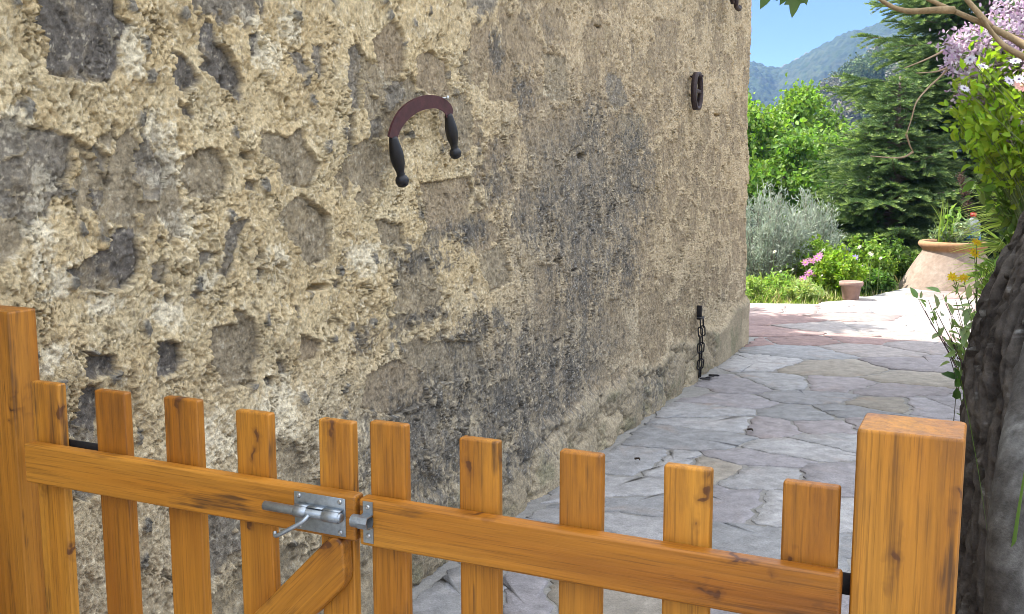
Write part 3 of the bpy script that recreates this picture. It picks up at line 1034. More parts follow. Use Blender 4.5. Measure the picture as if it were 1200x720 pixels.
    # ---- positions
    pu = bx + nu * h; pn = WOFF + bn + nn * h
    tmp = np.stack([U[0] * pu + N[0] * pn, U[1] * pu + N[1] * pn, vv], -1)
    me = np_mesh('rubble_wall', tmp, grid_faces(len(v), len(s)), True, col)
    base = U * U_END + N * (WOFF - 2.5)
    house = thing('stone_house', 'old rubble stone house wall with crumbling tan mortar beside the paved path', 'house', (base[0], base[1], 0))
    w = obj('wall', me, M_WALL, house); w.location = (-base[0], -base[1], 0)
    # remaining plain walls and the roof
    P = lambda a, b: (U[0] * a + N[0] * b - base[0], U[1] * a + N[1] * b - base[1])
    b_out = WOFF - W_
    mb = MB()
    qa = [P(near, WOFF - 0.05), P(near, b_out), P(U_END - 0.1, b_out), P(U_END + 0.02, b_out)]
    VV = [(*q, -0.1) for q in qa] + [(*q, 4.25) for q in qa]
    mb.add(VV, [(0, 1, 5, 4), (1, 2, 6, 5), (2, 3, 7, 6)], (0.4, 0.33, 0.2))
    obj('rear_wall', mb.mesh('rear_wall', False), M_WALL, house)
    mb = MB()
    e0, e1, n0, n1 = near - 0.4, U_END + 0.42, WOFF + 0.10, b_out - 0.3
    mid = (n0 + n1) / 2
    rows = []
    for zz in (0.0, 0.14):
        rows += [(*P(e0, n0), 4.2 + zz), (*P(e1, n0), 4.2 + zz), (*P(e1, mid), 5.3 + zz), (*P(e0, mid), 5.3 + zz), (*P(e1, n1), 4.2 + zz), (*P(e0, n1), 4.2 + zz)]
    mb.add(rows, [(0, 3, 2, 1), (3, 5, 4, 2), (6, 7, 8, 9), (9, 8, 10, 11), (0, 1, 7, 6), (4, 5, 11, 10), (1, 2, 8, 7), (2, 4, 10, 8), (0, 6, 9, 3), (3, 9, 11, 5)])
    obj('roof', mb.mesh('roof', False), M_TILE, house)
    return house


build_house()

# ------------------------------------------------------------------ the wooden gate
GX = np.array([0.9063, -0.4226, 0.0]); GY = np.array([0.4226, 0.9063, 0.0])
G0 = at(428, 560, 1.6) * np.array([1, 1, 0])
GROT = math.atan2(GX[1], GX[0])


def on_gate(px, py, y=0.0):
    """(x along the gate, height) of the point seen at a pixel on the plane y behind the pickets' face"""
    d = ray(px, py)
    t = (GY @ G0 + y - GY @ EYE) / (GY @ d)
    p = EYE + d * t
    return (p - G0) @ GX, p[2]


def gate_world(x, y, z=0.0):
    return G0 + GX * x + GY * y + np.array([0, 0, z])


def board(w, d, l, bev=0.006, seg=3, round_end=0.0):
    """length along local z from 0 to l, width along x, thickness along y"""
    bm = bev_box(w, d, l, bev, seg, 0, 0, l / 2)
    # a few cuts so the board can be a touch uneven
    return bm_mesh('board', bm)


def weighted_normals(o):
    m = o.modifiers.new('wn', 'WEIGHTED_NORMAL'); m.keep_sharp = True
    return o


RAIL_D, PK_D = 0.027, 0.019


def rail(parent, x0, x1, ztop, h, ox):
    o = obj('rail', board(h, RAIL_D, x1 - x0, 0.005, 3), M_WOOD, parent, (x0 - ox, -RAIL_D / 2 - 0.0005, ztop - h / 2), (0, R(90), 0))
    return weighted_normals(o)


# (left edge px, right edge px of the front face, top px at left edge)
PK_L = [(36, 69, 447), (111, 147, 457), (190, 230, 465), (277, 317, 481), (372, 412, 491)]
PK_R = [(433, 475, 494), (540, 586, 513), (655, 705, 528), (781, 837, 545), (918, 985, 564)]
rl_t0 = on_gate(27, 519, -RAIL_D); rl_t1 = on_gate(416, 583, -RAIL_D)
rr_t0 = on_gate(420, 576, -RAIL_D); rr_t1 = on_gate(985, 684, -RAIL_D)


def leaf(name, label, pk, t0, t1, hinge_left, RAIL_H):
    xs = [(on_gate(a, c)[0], on_gate(b, c + (b - a) * 0.13)[0], on_gate(a, c)[1]) for a, b, c in pk]
    ox = t0[0] if hinge_left else t1[0]
    root = thing(name, label, 'gate leaf', gate_world(ox, 0), GROT, 'gate leaves')
    zt = (t0[1] + t1[1]) / 2
    rail(root, t0[0], t1[0], zt, RAIL_H, ox)
    rail(root, t0[0], t1[0], 0.33, RAIL_H, ox)
    for i, (a, b, zz) in enumerate(xs):
        w = b - a
        o = obj('picket', board(w, PK_D, zz - 0.07, 0.0042, 3), M_WOOD, root, ((a + b) / 2 - ox, PK_D / 2, 0.07), (0, R(random.uniform(-.25, .25)), 0))
        weighted_normals(o)
        print('picket', round(w, 3), round(zz, 3))
    print('rail', t0, t1)
    return root, ox, zt


gl, oxl, ztl = leaf('gate_leaf', 'left orange pine picket gate leaf with the steel slide bolt and diagonal brace', PK_L, rl_t0, rl_t1, True, 0.076)
gr, oxr, ztr = leaf('gate_leaf', 'right orange pine picket gate leaf, hung on the post by the dark trunk', PK_R, rr_t0, rr_t1, False, 0.078)

# diagonal brace of the left leaf
bx1, bz1 = on_gate(398, 655, -RAIL_D); bx0, bz0 = on_gate(300, 752, -RAIL_D)
ang = math.atan2(bx1 - bx0, bz1 - bz0)
bm = bmesh.new()
bw = 0.075
prof = [(-bw / 2, -0.85), (bw / 2, -0.85), (bw / 2, -0.040), (bw / 2 - 0.004, -0.024), (bw / 2 - 0.014, -0.010), (bw / 2 - 0.028, 0.002), (-bw / 2 + 0.026, 0.022), (-bw / 2 + 0.012, 0.022), (-bw / 2 + 0.003, 0.014), (-bw / 2, 0.0)]
f = bm.faces.new([bm.verts.new((a, -RAIL_D - 0.0005, b)) for a, b in prof])
r_ = bmesh.ops.extrude_face_region(bm, geom=[f])
for v_ in [g for g in r_['geom'] if isinstance(g, bmesh.types.BMVert)]: v_.co.y += RAIL_D
bmesh.ops.bevel(bm, geom=[e for e in bm.edges], offset=0.005, segments=3, affect='EDGES', profile=0.5)
o = obj('brace', bm_mesh('brace', bm), M_WOOD, gl, (bx1 - oxl, 0, bz1), (0, ang, 0))
weighted_normals(o)

# slide bolt on the left leaf
YF = -RAIL_D - 0.0005
px0, pz0 = on_gate(347, 573, -RAIL_D); px1, pz1 = on_gate(404, 607, -RAIL_D)
_, pzb = on_gate(347, 608, -RAIL_D)
pw = px1 - px0; ph = abs(pz0 - pzb)
pcx = (px0 + px1) / 2; pcz = ztl - 0.038
print('plate', pw, ph)
ph = 0.064; pw *= 1.06
pl = obj('bolt_plate', bm_mesh('bolt_plate', bev_box(pw, 0.002, ph, 0.0008, 2)), M_ZINC, gl, (pcx - oxl, YF - 0.0012, pcz))
mb = MB()
yb = -0.011
rx = Matrix.Rotation(R(90), 4, 'Y')


def barrel(mb, x0, x1, r, y, z, n=20):
    prof = [(0, x0), (r * 0.75, x0), (r, x0 + r * 0.2), (r, x1 - r * 0.2), (r * 0.75, x1), (0, x1)]
    M = Matrix.Translation((0, y, z)) @ rx
    mb.lathe(prof, n, M)


# two wrapped sleeves with a gap for the handle
barrel(mb, -pw * 0.42, -pw * 0.16, 0.0098, yb, 0.003)
barrel(mb, pw * 0.14, pw * 0.47, 0.0098, yb, 0.003)
for (xa, xb) in ((-pw * 0.42, -pw * 0.16), (pw * 0.14, pw * 0.47), (-pw * 0.16, pw * 0.14)):
    V = [(xa, -0.003, 0.0128), (xb, -0.003, 0.0128), (xb, -0.013, 0.0125), (xa, -0.013, 0.0125), (xa, -0.001, 0.0148), (xb, -0.001, 0.0148), (xb, -0.013, 0.0136), (xa, -0.013, 0.0136)]
    mb.add(V, [(0, 1, 2, 3), (4, 7, 6, 5), (0, 3, 7, 4), (1, 5, 6, 2), (3, 2, 6, 7), (0, 4, 5, 1)])
sl_ = obj('sleeve', mb.mesh('sleeve'), M_ZINC, pl)
mb = MB()
barrel(mb, -pw * 0.42 - 0.062, pw * 0.50, 0.0078, yb, 0.003)
obj('bolt_rod', mb.mesh('bolt_rod'), M_ZINC, pl)
mb = MB()
hp = curve_pts([(-pw * 0.10, yb - 0.006, 0.001), (-pw * 0.16, yb - 0.016, -0.008), (-pw * 0.42, yb - 0.024, -0.024), (-pw * 0.60, yb - 0.026, -0.034), (-pw * 0.66, yb - 0.022, -0.030)], 8)
mb.tube(hp, np.linspace(0.0042, 0.0034, len(hp)), 10)
obj('bolt_handle', mb.mesh('bolt_handle'), M_ZINC, pl)


def screw(parent, x, y, z, r=0.0042):
    mb = MB()
    M = Matrix.Translation((x, y, z)) @ Matrix.Rotation(R(90), 4, 'X')
    mb.lathe([(0, 0.0022), (r * 0.25, 0.0014), (r * 0.45, 0.0022), (r * 0.8, 0.0018), (r, 0.0), (r, -0.001)], 12, M)
    return obj('screw', mb.mesh('screw'), M_SCREW, parent)


for sx in (-0.40, 0.40):
    for sz in (-0.40, 0.40):
        screw(pl, sx * pw, -0.0012, sz * ph)

# keeper on the right leaf
kx, kz = on_gate(429, 600, -RAIL_D)
kx = kx + 0.004
kp = MB()
prof = [(-0.0005, 0.034), (-0.0005, 0.014), (-0.003, 0.012), (-0.018, 0.011), (-0.021, 0.004), (-0.018, -0.004), (-0.003, -0.006), (-0.0005, -0.009), (-0.0005, -0.034)]


def strip(mb, prof, x0, x1, th=0.002):
    n = len(prof); V = []
    P = np.array(prof); tg = unit(np.gradient(P, axis=0)); nr = np.stack([-tg[:, 1], tg[:, 0]], -1)
    if nr[0][0] > 0: nr = -nr
    Q = P + nr * th
    for X in (x0, x1):
        V += [(X, a, b) for a, b in P]; V += [(X, a, b) for a, b in Q]
    F = []
    for i in range(n - 1):
        F += [(i, i + 1, 2 * n + i + 1, 2 * n + i), (n + i, 3 * n + i, 3 * n + i + 1, n + i + 1), (i, n + i, n + i + 1, i + 1), (2 * n + i, 2 * n + i + 1, 3 * n + i + 1, 3 * n + i)]
    F += [(0, 2 * n, 3 * n, n), (n - 1, 2 * n - 1, 4 * n - 1, 3 * n - 1)]
    mb.add(V, F)


kpz = ztr - 0.037
strip(kp, [(a, b) for a, b in prof], -0.008, 0.010)
kpo = obj('keeper', kp.mesh('keeper', False), M_ZINC, gr, (kx - oxr, YF, kpz))
mb = MB()
V, F, T = tube_arrays([(-0.022, -0.011, 0.003), (-0.004, -0.011, 0.003), (0.010, -0.011, 0.003)], 0.0105, 16, False)
mb.add(V, F)
obj('keeper_loop', mb.mesh('keeper_loop'), M_ZINC, kpo)
screw(kpo, 0.001, -0.0025, 0.025); screw(kpo, 0.001, -0.0025, -0.022)

# black hinge straps behind the pickets
o = obj('hinge', bm_mesh('hinge', bev_box(0.20, 0.005, 0.030, 0.001, 1)), M_BLACK, gl, (0.08, PK_D + 0.004, ztl - 0.012))
o = obj('hinge', bm_mesh('hinge', bev_box(0.20, 0.005, 0.030, 0.001, 1)), M_BLACK, gr, (-0.08, PK_D + 0.004, ztr - 0.030))

# posts


def post(label, x0, x1, y0, y1, h, tilt=0.0):
    root = obj('gate_post', None, None) if False else None
    bm = bmesh.new()
    w = x1 - x0; d = y1 - y0
    c = 0.004
    loop = [(-w / 2 + c, -d / 2), (w / 2 - c, -d / 2), (w / 2, -d / 2 + c), (w / 2, d / 2 - c), (w / 2 - c, d / 2), (-w / 2 + c, d / 2), (-w / 2, d / 2 - c), (-w / 2, -d / 2 + c)]
    rows = []
    for zz, k in ((0, 1), (h - 0.005, 1), (h - 0.0015, 0.985), (h, 0.955)):
        rows.append([bm.verts.new((a * k, b * k, zz)) for a, b in loop])
    for i in range(3):
        for j in range(8):
            bm.faces.new((rows[i][j], rows[i][(j + 1) % 8], rows[i + 1][(j + 1) % 8], rows[i + 1][j]))
    bm.faces.new(rows[-1]); bm.faces.new(rows[0][::-1])
    me = bm_mesh('gate_post', bm)
    p = gate_world((x0 + x1) / 2, (y0 + y1) / 2)
    o = obj('gate_post', me, M_WOOD, None, p, (0, tilt, GROT))
    weighted_normals(o)
    tag(o, label, 'gate post', 'gate posts')
    return o


rx0 = on_gate(1004, 520)[0]; rx1 = on_gate(1131, 520)[0]; rz = on_gate(1065, 508)[1]
lx1, lz = on_gate(11, 366)
print('post', rx1 - rx0, rz, lx1, lz)
post('thick orange pine gate post in front of the dark tree trunk', rx0, rx1, -0.004, 0.095, rz)
post('orange pine gate post against the stone wall, taller than the pickets', lx1 - 0.12, lx1, -0.004, 0.062, lz)

# ------------------------------------------------------------------ things on the wall
def wall_frame(px, py, off):
    """object on the wall: local x along the wall, y into the wall, z up"""
    p = on_wall(px, py, off)
    return p


WROT = math.atan2(U[1], U[0])


def wall_local(px, py, org, off):
    p = on_wall(px, py, off)
    return (p - org) @ U, p[2] - org[2]


OFF = 0.035
org = on_wall(497, 160, OFF)
dk = thing('draw_knife', 'curved dark red draw knife with two black turned handles hung on the stone wall', 'tool', org, WROT)
outer = [(455, 160), (459, 146), (466, 132), (477, 121), (490, 114), (503, 111.5), (516, 114), (526, 121), (530, 130), (528, 137)]
inner = [(465, 166), (468, 155), (474, 145), (482, 137), (491, 131), (501, 128), (511, 127.5), (518, 130), (522, 134), (523, 138)]
O = curve_pts([(*wall_local(*p, org, OFF), 0) for p in outer], 5); I = curve_pts([(*wall_local(*p, org, OFF), 0) for p in inner], 5)
n_ = len(O); th_ = 0.004
V = []
for sgn in (-1, 1):
    V += [(p[0], sgn * th_, p[1]) for p in O]; V += [(p[0], sgn * th_ * (0.4 if True else 1), p[1]) for p in I]
F = []
for i in range(n_ - 1):
    F += [(i, i + 1, n_ + i + 1, n_ + i), (2 * n_ + i, 3 * n_ + i, 3 * n_ + i + 1, 2 * n_ + i + 1), (i, 2 * n_ + i, 2 * n_ + i + 1, i + 1), (n_ + i, n_ + i + 1, 3 * n_ + i + 1, 3 * n_ + i)]
F += [(0, n_, 3 * n_, 2 * n_), (n_ - 1, 3 * n_ - 1, 4 * n_ - 1, 2 * n_ - 1)]
mb = MB(); mb.add(V, F)
obj('blade', mb.mesh('blade', False), M_BLADE, dk)


def turned(p, q):
    a = np.array([wall_local(*p, org, OFF)]); b = np.array([wall_local(*q, org, OFF)])
    a3 = Vector((a[0, 0], 0, a[0, 1])); b3 = Vector((b[0, 0], -0.006, b[0, 1]))
    L = (b3 - a3).length
    prof = [(0, 0), (0.20, 0.0), (0.22, 0.03), (0.24, 0.06), (0.26, 0.10), (0.30, 0.18), (0.35, 0.30), (0.36, 0.42), (0.32, 0.55), (0.24, 0.66), (0.20, 0.72), (0.22, 0.74), (0.20, 0.765), (0.27, 0.79), (0.34, 0.84), (0.35, 0.90), (0.28, 0.97), (0.14, 1.0), (0, 1.0)]
    M = Matrix.Translation(a3) @ (b3 - a3).to_track_quat('Z', 'X').to_matrix().to_4x4()
    mb = MB(); mb.lathe([(r * L * 0.38, z * L) for r, z in prof], 20, M)
    return mb.mesh('handle')


obj('handle', turned((460.5, 161), (471, 219)), M_HANDLE, dk)
obj('handle', turned((525.5, 134), (533, 186)), M_HANDLE, dk)

mb = MB(); nx, nz_ = wall_local(521, 116, org, OFF); mb.tube([(nx, 0.05, nz_), (nx, -0.012, nz_ + 0.003)], 0.004, 8); mb.lathe([(0, 0.0), (0.009, 0.0), (0.009, 0.003), (0, 0.005)], 12, Matrix.Translation((nx, -0.012, nz_ + 0.003)) @ Matrix.Rotation(R(90), 4, 'X'))
obj('nail', mb.mesh('nail'), M_SCREW, dk)

# oval iron hoop with a cross bar
org2 = on_wall(817, 107, 0.03)
hp_ = thing('iron_hoop', 'small oval dark iron hoop with cross bar hung high near the far wall corner', 'tool', org2, WROT)
a_ = 0.10; b_ = 0.128
th = np.linspace(0, 2 * math.pi, 40, endpoint=False)


def hoop(name, a_, b_, depth, t_, parent):
    V = []
    for (aa, bb, yy) in ((a_, b_, 0.03), (a_, b_, -depth), (a_ - t_, b_ - t_, -depth), (a_ - t_, b_ - t_, 0.03)):
        V.append(np.stack([aa * np.sign(np.cos(th)) * np.abs(np.cos(th)) ** 0.8, np.full(40, yy * 0.6), bb * np.sin(th)], -1))
    V = np.vstack(V)
    F = [list(f) for f in grid_faces(4, 40, True)] + [[120 + i, 120 + (i + 1) % 40, (i + 1) % 40, i] for i in range(40)]
    mb = MB(); mb.add(V, F)
    return obj(name, mb.mesh(name), M_RUST, parent)


hoop('ring', a_, b_, 0.030, 0.022, hp_)
obj('cross_bar', bm_mesh('cross_bar', bev_box(0.168, 0.016, 0.024, 0.004, 2, 0, -0.002, 0.0)), M_RUST, hp_)
mb = MB(); mb.tube([(0, 0.05, b_ - 0.03), (0, -0.04, b_ - 0.026)], 0.007, 8)
obj('nail', mb.mesh('nail'), M_RUST, hp_)
# the second one is cut by the top of the picture
org3 = on_wall(855, -10, 0.03)
hk = thing('iron_hook', 'dark iron hook on the wall at the very top beside the corner', 'tool', org3, WROT)
mb = MB(); mb.tube(curve_pts([(0, 0.02, 0.10), (0, -0.03, 0.07), (0, -0.05, 0.0), (0.01, -0.05, -0.07), (0.03, -0.045, -0.105), (0.10, -0.05, -0.12), (0.13, -0.05, -0.10)], 8), 0.018, 8)
obj('hook', mb.mesh('hook'), M_RUST, hk)
mb = MB(); mb.tube([(-0.05, -0.0, 0.02), (-0.05, -0.03, -0.06), (-0.02, -0.03, -0.09)], 0.016, 8)
obj('shank', mb.mesh('shank'), M_RUST, hk)

# chain
orgc = on_wall(821, 370, 0.04)
ch = thing('iron_chain', 'thin black iron chain hanging from a bracket down to the paving', 'chain', orgc, WROT)
mb = MB()
mb.add(*[(lambda b: b)(0)] if False else ([(-0.008, 0.05, 0.0)], [])) if False else None
bm = bev_box(0.014, 0.035, 0.085, 0.003, 2, 0.004, 0.010, 0.030)
bev_box(0.10, 0.035, 0.014, 0.003, 2, -0.005, -0.002, -0.016, bm)
obj('bracket', bm_mesh('bracket', bm), M_BLACK, ch)
LL = 0.072; WW = 0.030; RR = 0.0048


def link_mesh():
    th = np.linspace(0, 2 * math.pi, 25)
    pts = []
    for t in th[:-1]:
        pts.append((math.cos(t) * WW / 2, 0, math.sin(t) * WW / 2 + math.copysign((LL - WW) / 2, math.sin(t))))
    pts = np.array(pts)
    n = 6; V = []
    m_ = len(pts)
    for i in range(m_):
        tg = unit(pts[(i + 1) % m_] - pts[i - 1]); b = np.array([0, 1.0, 0]); a = np.cross(tg, b)
        for j in range(n):
            q = j * 2 * math.pi / n
            V.append(pts[i] + RR * (math.cos(q) * a + math.sin(q) * b))
    F = []
    for i in range(m_):
        for j in range(n):
            F.append((i * n + j, i * n + (j + 1) % n, ((i + 1) % m_) * n + (j + 1) % n, ((i + 1) % m_) * n + j))
    mb = MB(); mb.add(V, F)
    return mb.mesh('link')


LM = link_mesh()
step = LL - 2.6 * RR
zg = -orgc[2] + 0.03
for strand, (x0, dx) in enumerate(((-0.045, 0.0), (0.035, -0.006))):
    k = 0; z = -0.055
    nl = 9 if strand == 0 else 8
    while k < nl and z > zg + 0.02:
        rz_ = R(20) if k % 2 == 0 else R(100)
        obj('link', LM, M_BLACK, ch, (x0 + dx * k + 0.003 * math.sin(k * 1.7), -0.012, z), (R(random.uniform(-4, 4)), R(random.uniform(-6, 6)), rz_))
        z -= step; k += 1
for k, (x, y, rz_) in enumerate(((0.00, -0.05, 0.3), (0.05, -0.07, 1.2), (0.10, -0.09, 0.2))):
    obj('link', LM, M_BLACK, ch, (x - 0.02, y, zg - 0.004 + 0.004 * k), (R(90), 0.2 * k, rz_))

# ------------------------------------------------------------------ vegetation builders
BARKC = (0.14, 0.115, 0.085)


def fir(label, base, height, radius, seed, nb=120):
    rng = np.random.default_rng(seed)
    root = thing('fir_tree', label, 'tree', base)
    mb = MB()
    mb.tube([(0, 0, -0.1), (0.02, 0, height * 0.5), (0, 0.02, height)], [radius * 0.07, radius * 0.045, 0.012], 10, BARKC)
    obj('trunk', mb.mesh('trunk'), M_BRANCH, root)
    P = []; D = []; L = []; W = []; C = []; mbb = MB()
    for i in range(nb):
        f = (i + rng.random()) / nb
        z0 = height * (0.03 + 0.95 * f)
        az = i * 2.399 + rng.normal(0, 0.25)
        ln = radius * (1.05 - 0.95 * f ** 1.5) * rng.uniform(0.72, 1.12)
        up0 = rng.uniform(-0.16, 0.42) + 0.2 * f
        dirh = np.array([math.cos(az), math.sin(az), 0]); side = np.array([-math.sin(az), math.cos(az), 0])
        t = np.linspace(0, 1, 14)
        droop = -0.30 * ln * t ** 1.5 + 0.20 * ln * np.clip(t - 0.55, 0, 1) ** 1.2
        br = dirh * (ln * t)[:, None] + np.array([0, 0, 1.0]) * (z0 + up0 * ln * t + droop)[:, None]
        mbb.tube(br[::2] if len(br) % 2 else br, np.linspace(0.016 * ln + 0.004, 0.003, len(br[::2] if len(br) % 2 else br)), 5, BARKC)
        m = max(5, int(ln / 0.055))
        for k in range(m):
            tt = 0.16 + 0.84 * (k + rng.random() * 0.6) / m
            p = np.array([np.interp(tt, t, br[:, j]) for j in range(3)])
            sg = 1 if k % 2 else -1
            bl = (0.52 * ln * (1.08 - tt) ** 0.75 * (0.35 + 0.65 * min(1, tt * 2.5)) + 0.05) * rng.uniform(0.7, 1.15)
            bd = unit(dirh * rng.uniform(0.65, 1.0) + side * sg * rng.uniform(0.6, 1.0) + np.array([0, 0, rng.uniform(-0.40, 0.30)]))
            if k >= m - 1: bd = unit(dirh + np.array([0, 0, 0.1]))
            nn = max(5, int(bl / 0.013))
            q = np.linspace(0.02, 1, nn)
            pp = p + bd * (bl * q)[:, None] + np.array([0, 0, -0.10]) * (bl * q ** 2)[:, None]
            for s2 in (-1, 1, 0):
                nd = unit(bd * 0.75 + np.cross(bd, [0, 0, 1.0]) * s2 * 0.85 + np.array([0, 0, 0.35 + (0.4 if s2 == 0 else 0)]) + rng.normal(0, 0.16, (nn, 3)))
                P.append(pp); D.append(nd)
                L.append(np.full(nn, 0.048) * rng.uniform(0.8, 1.25, nn)); W.append(np.full(nn, 0.014))
                tip = sstep(0.55, 1.0, q) * sstep(0.35, 0.9, np.full(nn, tt))
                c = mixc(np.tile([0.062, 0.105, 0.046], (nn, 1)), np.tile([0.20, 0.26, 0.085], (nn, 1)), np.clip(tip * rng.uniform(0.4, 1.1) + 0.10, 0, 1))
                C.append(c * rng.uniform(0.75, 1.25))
    P = np.vstack(P); D = np.vstack(D); L = np.concatenate(L); W = np.concatenate(W); C = np.vstack(C)
    s = unit(np.cross(D, rng.normal(size=D.shape)))
    V = np.stack([P - s * W[:, None] / 2, P + s * W[:, None] / 2, P + D * L[:, None] + s * W[:, None] * 0.2, P + D * L[:, None] - s * W[:, None] * 0.2], 1).reshape(-1, 3)
    Fq = np.arange(len(P) * 4).reshape(-1, 4)
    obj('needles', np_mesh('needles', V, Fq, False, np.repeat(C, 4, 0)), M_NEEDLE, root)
    obj('branches', mbb.mesh('branches'), M_BRANCH, root)
    print('fir needles', len(P))
    return root


def broadleaf(name, label, base, height, spread, seed, col, nleaf=9000, leaf=(0.10, 0.06), nl=9, trunk=0.10, cat='tree', group=None, mat=None, low=0.25, bark=BARKC):
    rng = np.random.default_rng(seed)
    root = thing(name, label, cat, base, 0, group)
    mb = MB(); tips = []
    mb.tube(curve_pts([(0, 0, -0.2), (rng.normal(0, .05) * height * .3, rng.normal(0, .05), height * 0.35), (0.03 * height, 0, height * 0.75)], 6), np.linspace(trunk, trunk * 0.35, 13), 9, bark)
    for i in range(nl):
        f = low + (0.95 - low) * (i + rng.random()) / nl
        az = i * 2.399 + rng.random()
        ln = spread * (1 - 0.55 * abs(f - 0.45)) * rng.uniform(0.55, 1.0)
        p0 = np.array([0.02 * height * f, 0, height * f * 0.75])
        d = np.array([math.cos(az), math.sin(az), rng.uniform(0.35, 1.0)])
        pts = curve_pts([p0, p0 + d * ln * 0.5 + rng.normal(0, 0.06, 3) * ln, p0 + d * ln * np.array([1, 1, 0.85])], 5)
        mb.tube(pts, np.linspace(trunk * 0.4, trunk * 0.06, len(pts)), 6, bark)
        for q in (4, 6, 8, 10):
            for r_ in range(2):
                p1 = pts[q]
                d2 = unit(d + rng.normal(0, 0.8, 3)); l2 = ln * rng.uniform(0.25, 0.5)
                pe = p1 + d2 * l2
                mb.tube(np.array([p1, (p1 + pe) / 2 + rng.normal(0, 0.04, 3) * ln, pe]), [trunk * 0.12, trunk * 0.08, trunk * 0.03], 4, bark)
                tips += [pe, (p1 + pe) / 2]
        tips.append(pts[-1])
    obj('trunk', mb.mesh('trunk'), M_BRANCH, root)
    tips = np.array(tips)
    k = rng.integers(len(tips), size=nleaf)
    g = rng.normal(0, 1, (nleaf, 3)) * spread * np.array([0.13, 0.13, 0.10])
    pos = tips[k] + g
    clump = 0.7 + 0.6 * rng.random(len(tips))[k]
    c = vary(col, nleaf, 0.25, 0.12, rng) * clump[:, None]
    d = unit(rand_dirs(nleaf, rng) + np.array([0, 0, -0.25]))
    L = leaf[0] * rng.uniform(0.7, 1.3, nleaf)
    obj('crown', leaf_mesh('crown', pos, d, rand_dirs(nleaf, rng) + [0, 0, 0.8], L, leaf[1] * L / leaf[0], c, 0.2, 0.1), mat or M_LEAF, root)
    return root


def gz(x, y):
    return float(terrain_h(np.array([float(x)]), np.array([float(y)]))[0])


def ground_pt(px, y):
    x = (px - 600) / 1200 * y
    return np.array([x, y, gz(x, y)])


# ------------------------------------------------------------------ trees and shrubs beyond the path
fir('large dark fir tree with layered drooping boughs behind the big clay jar', ground_pt(1142, 17.2), 7.4, 2.65, 5, 300)
b = ground_pt(1046, 15.6)
fir('smaller fir with feathery light tips in front of the large fir', b, 3.05, 1.5, 8, 170)
GT = 'bright trees beyond the garden'
broadleaf('leafy_tree', 'bright green leafy tree next to the house corner', ground_pt(888, 26), 5.0, 1.6, 11, (0.16, 0.26, 0.045), 12000, (0.13, 0.09), 10, 0.10, group=GT)
broadleaf('leafy_tree', 'bright green tree with a thin dark trunk in the valley, right of the corner tree', ground_pt(914, 24), 3.4, 1.3, 12, (0.14, 0.24, 0.045), 9000, (0.12, 0.08), 9, 0.08, group=GT)
broadleaf('leafy_tree', 'pale green tree against the fir boughs, beyond the silver bush', ground_pt(948, 27), 4.4, 1.5, 13, (0.13, 0.21, 0.05), 10000, (0.13, 0.09), 9, 0.10, group=GT)
broadleaf('leafy_tree', 'low dark green tree half hidden behind the smaller fir', ground_pt(985, 30), 4.2, 2.0, 14, (0.09, 0.15, 0.045), 9000, (0.13, 0.09), 9, 0.10, group=GT)

fir('fir tree standing out of sight behind the far corner of the stone house', (-0.75, 11.3, gz(-0.75, 11.3)), 6.1, 1.7, 17, 150)

# grey leafed trees on the near hillside, one mass
def woods():
    rng = np.random.default_rng(21)
    P = []; C = []; S = []
    for i in range(230):
        px = rng.uniform(865, 1210); r = rng.uniform(150, 262)
        x = (px - 600) / 1200 * r
        zz = gz(x, r)
        hh = rng.uniform(3.5, 7.5); ww = hh * rng.uniform(0.35, 0.5)
        grey = rng.random() < (0.75 if 905 < px < 1010 and r < 240 else 0.2)
        col = np.array([0.22, 0.215, 0.16]) if grey else np.array([0.13, 0.18, 0.065])
        col = col * rng.uniform(0.75, 1.25)
        n = 480
        d = rand_dirs(n, rng) * (rng.random((n, 1)) ** 0.4)
        d += 0.35 * rng.normal(size=(n, 3)) * 0.4
        P.append(np.array([x, r, zz + hh * 0.55]) + d * np.array([ww, ww, hh * 0.5])); C.append(vary(col, n, 0.25, 0.1, rng)); S.append(np.full(n, hh * 0.10))
    P = np.vstack(P); C = np.vstack(C); S = np.concatenate(S)
    me = leaf_mesh('hillside_woods', P, rand_dirs(len(P), rng), rand_dirs(len(P), rng) + [0, 0, 1], S, S * 0.8, C, 0.2)
    o = obj('hillside_woods', me, M_SILVER)
    tag(o, 'grey and green woods covering the near hillside', 'woods', kind='stuff')


woods()


def silver_shrub(label, base, h, w, seed, n=9000):
    rng = np.random.default_rng(seed)
    root = thing('silver_shrub', label, 'shrub', base, 0, 'silver leaved shrubs')
    mb = MB(); P = []; D = []
    for i in range(90):
        az = rng.random() * 6.283; out = w * math.sqrt(rng.random())
        e = np.array([math.cos(az) * out, math.sin(az) * out, h * (1 - 0.55 * (out / w) ** 2) * rng.uniform(0.75, 1.05)])
        pts = curve_pts([(e[0] * .15, e[1] * .15, -0.1), e * np.array([.7, .7, .5]), e], 7)
        mb.tube(pts, np.linspace(0.008, 0.002, len(pts)), 4, (0.22, 0.2, 0.16))
        m = n // 90
        t = rng.random(m) ** 0.6
        q = np.array([np.interp(t, np.linspace(0, 1, len(pts)), pts[:, j]) for j in range(3)]).T
        P.append(q + rng.normal(0, 0.035, (m, 3))); D.append(unit(rng.normal(0, 0.6, (m, 3)) + unit(e)))
    obj('stems', mb.mesh('stems'), M_BRANCH, root)
    P = np.vstack(P); D = np.vstack(D)
    m = len(P)
    obj('foliage', leaf_mesh('foliage', P, D, rand_dirs(m, rng), rng.uniform(0.05, 0.10, m), 0.013, vary((0.40, 0.46, 0.36), m, 0.25, 0.05, rng), 0.1), M_SILVER, root)
    return root


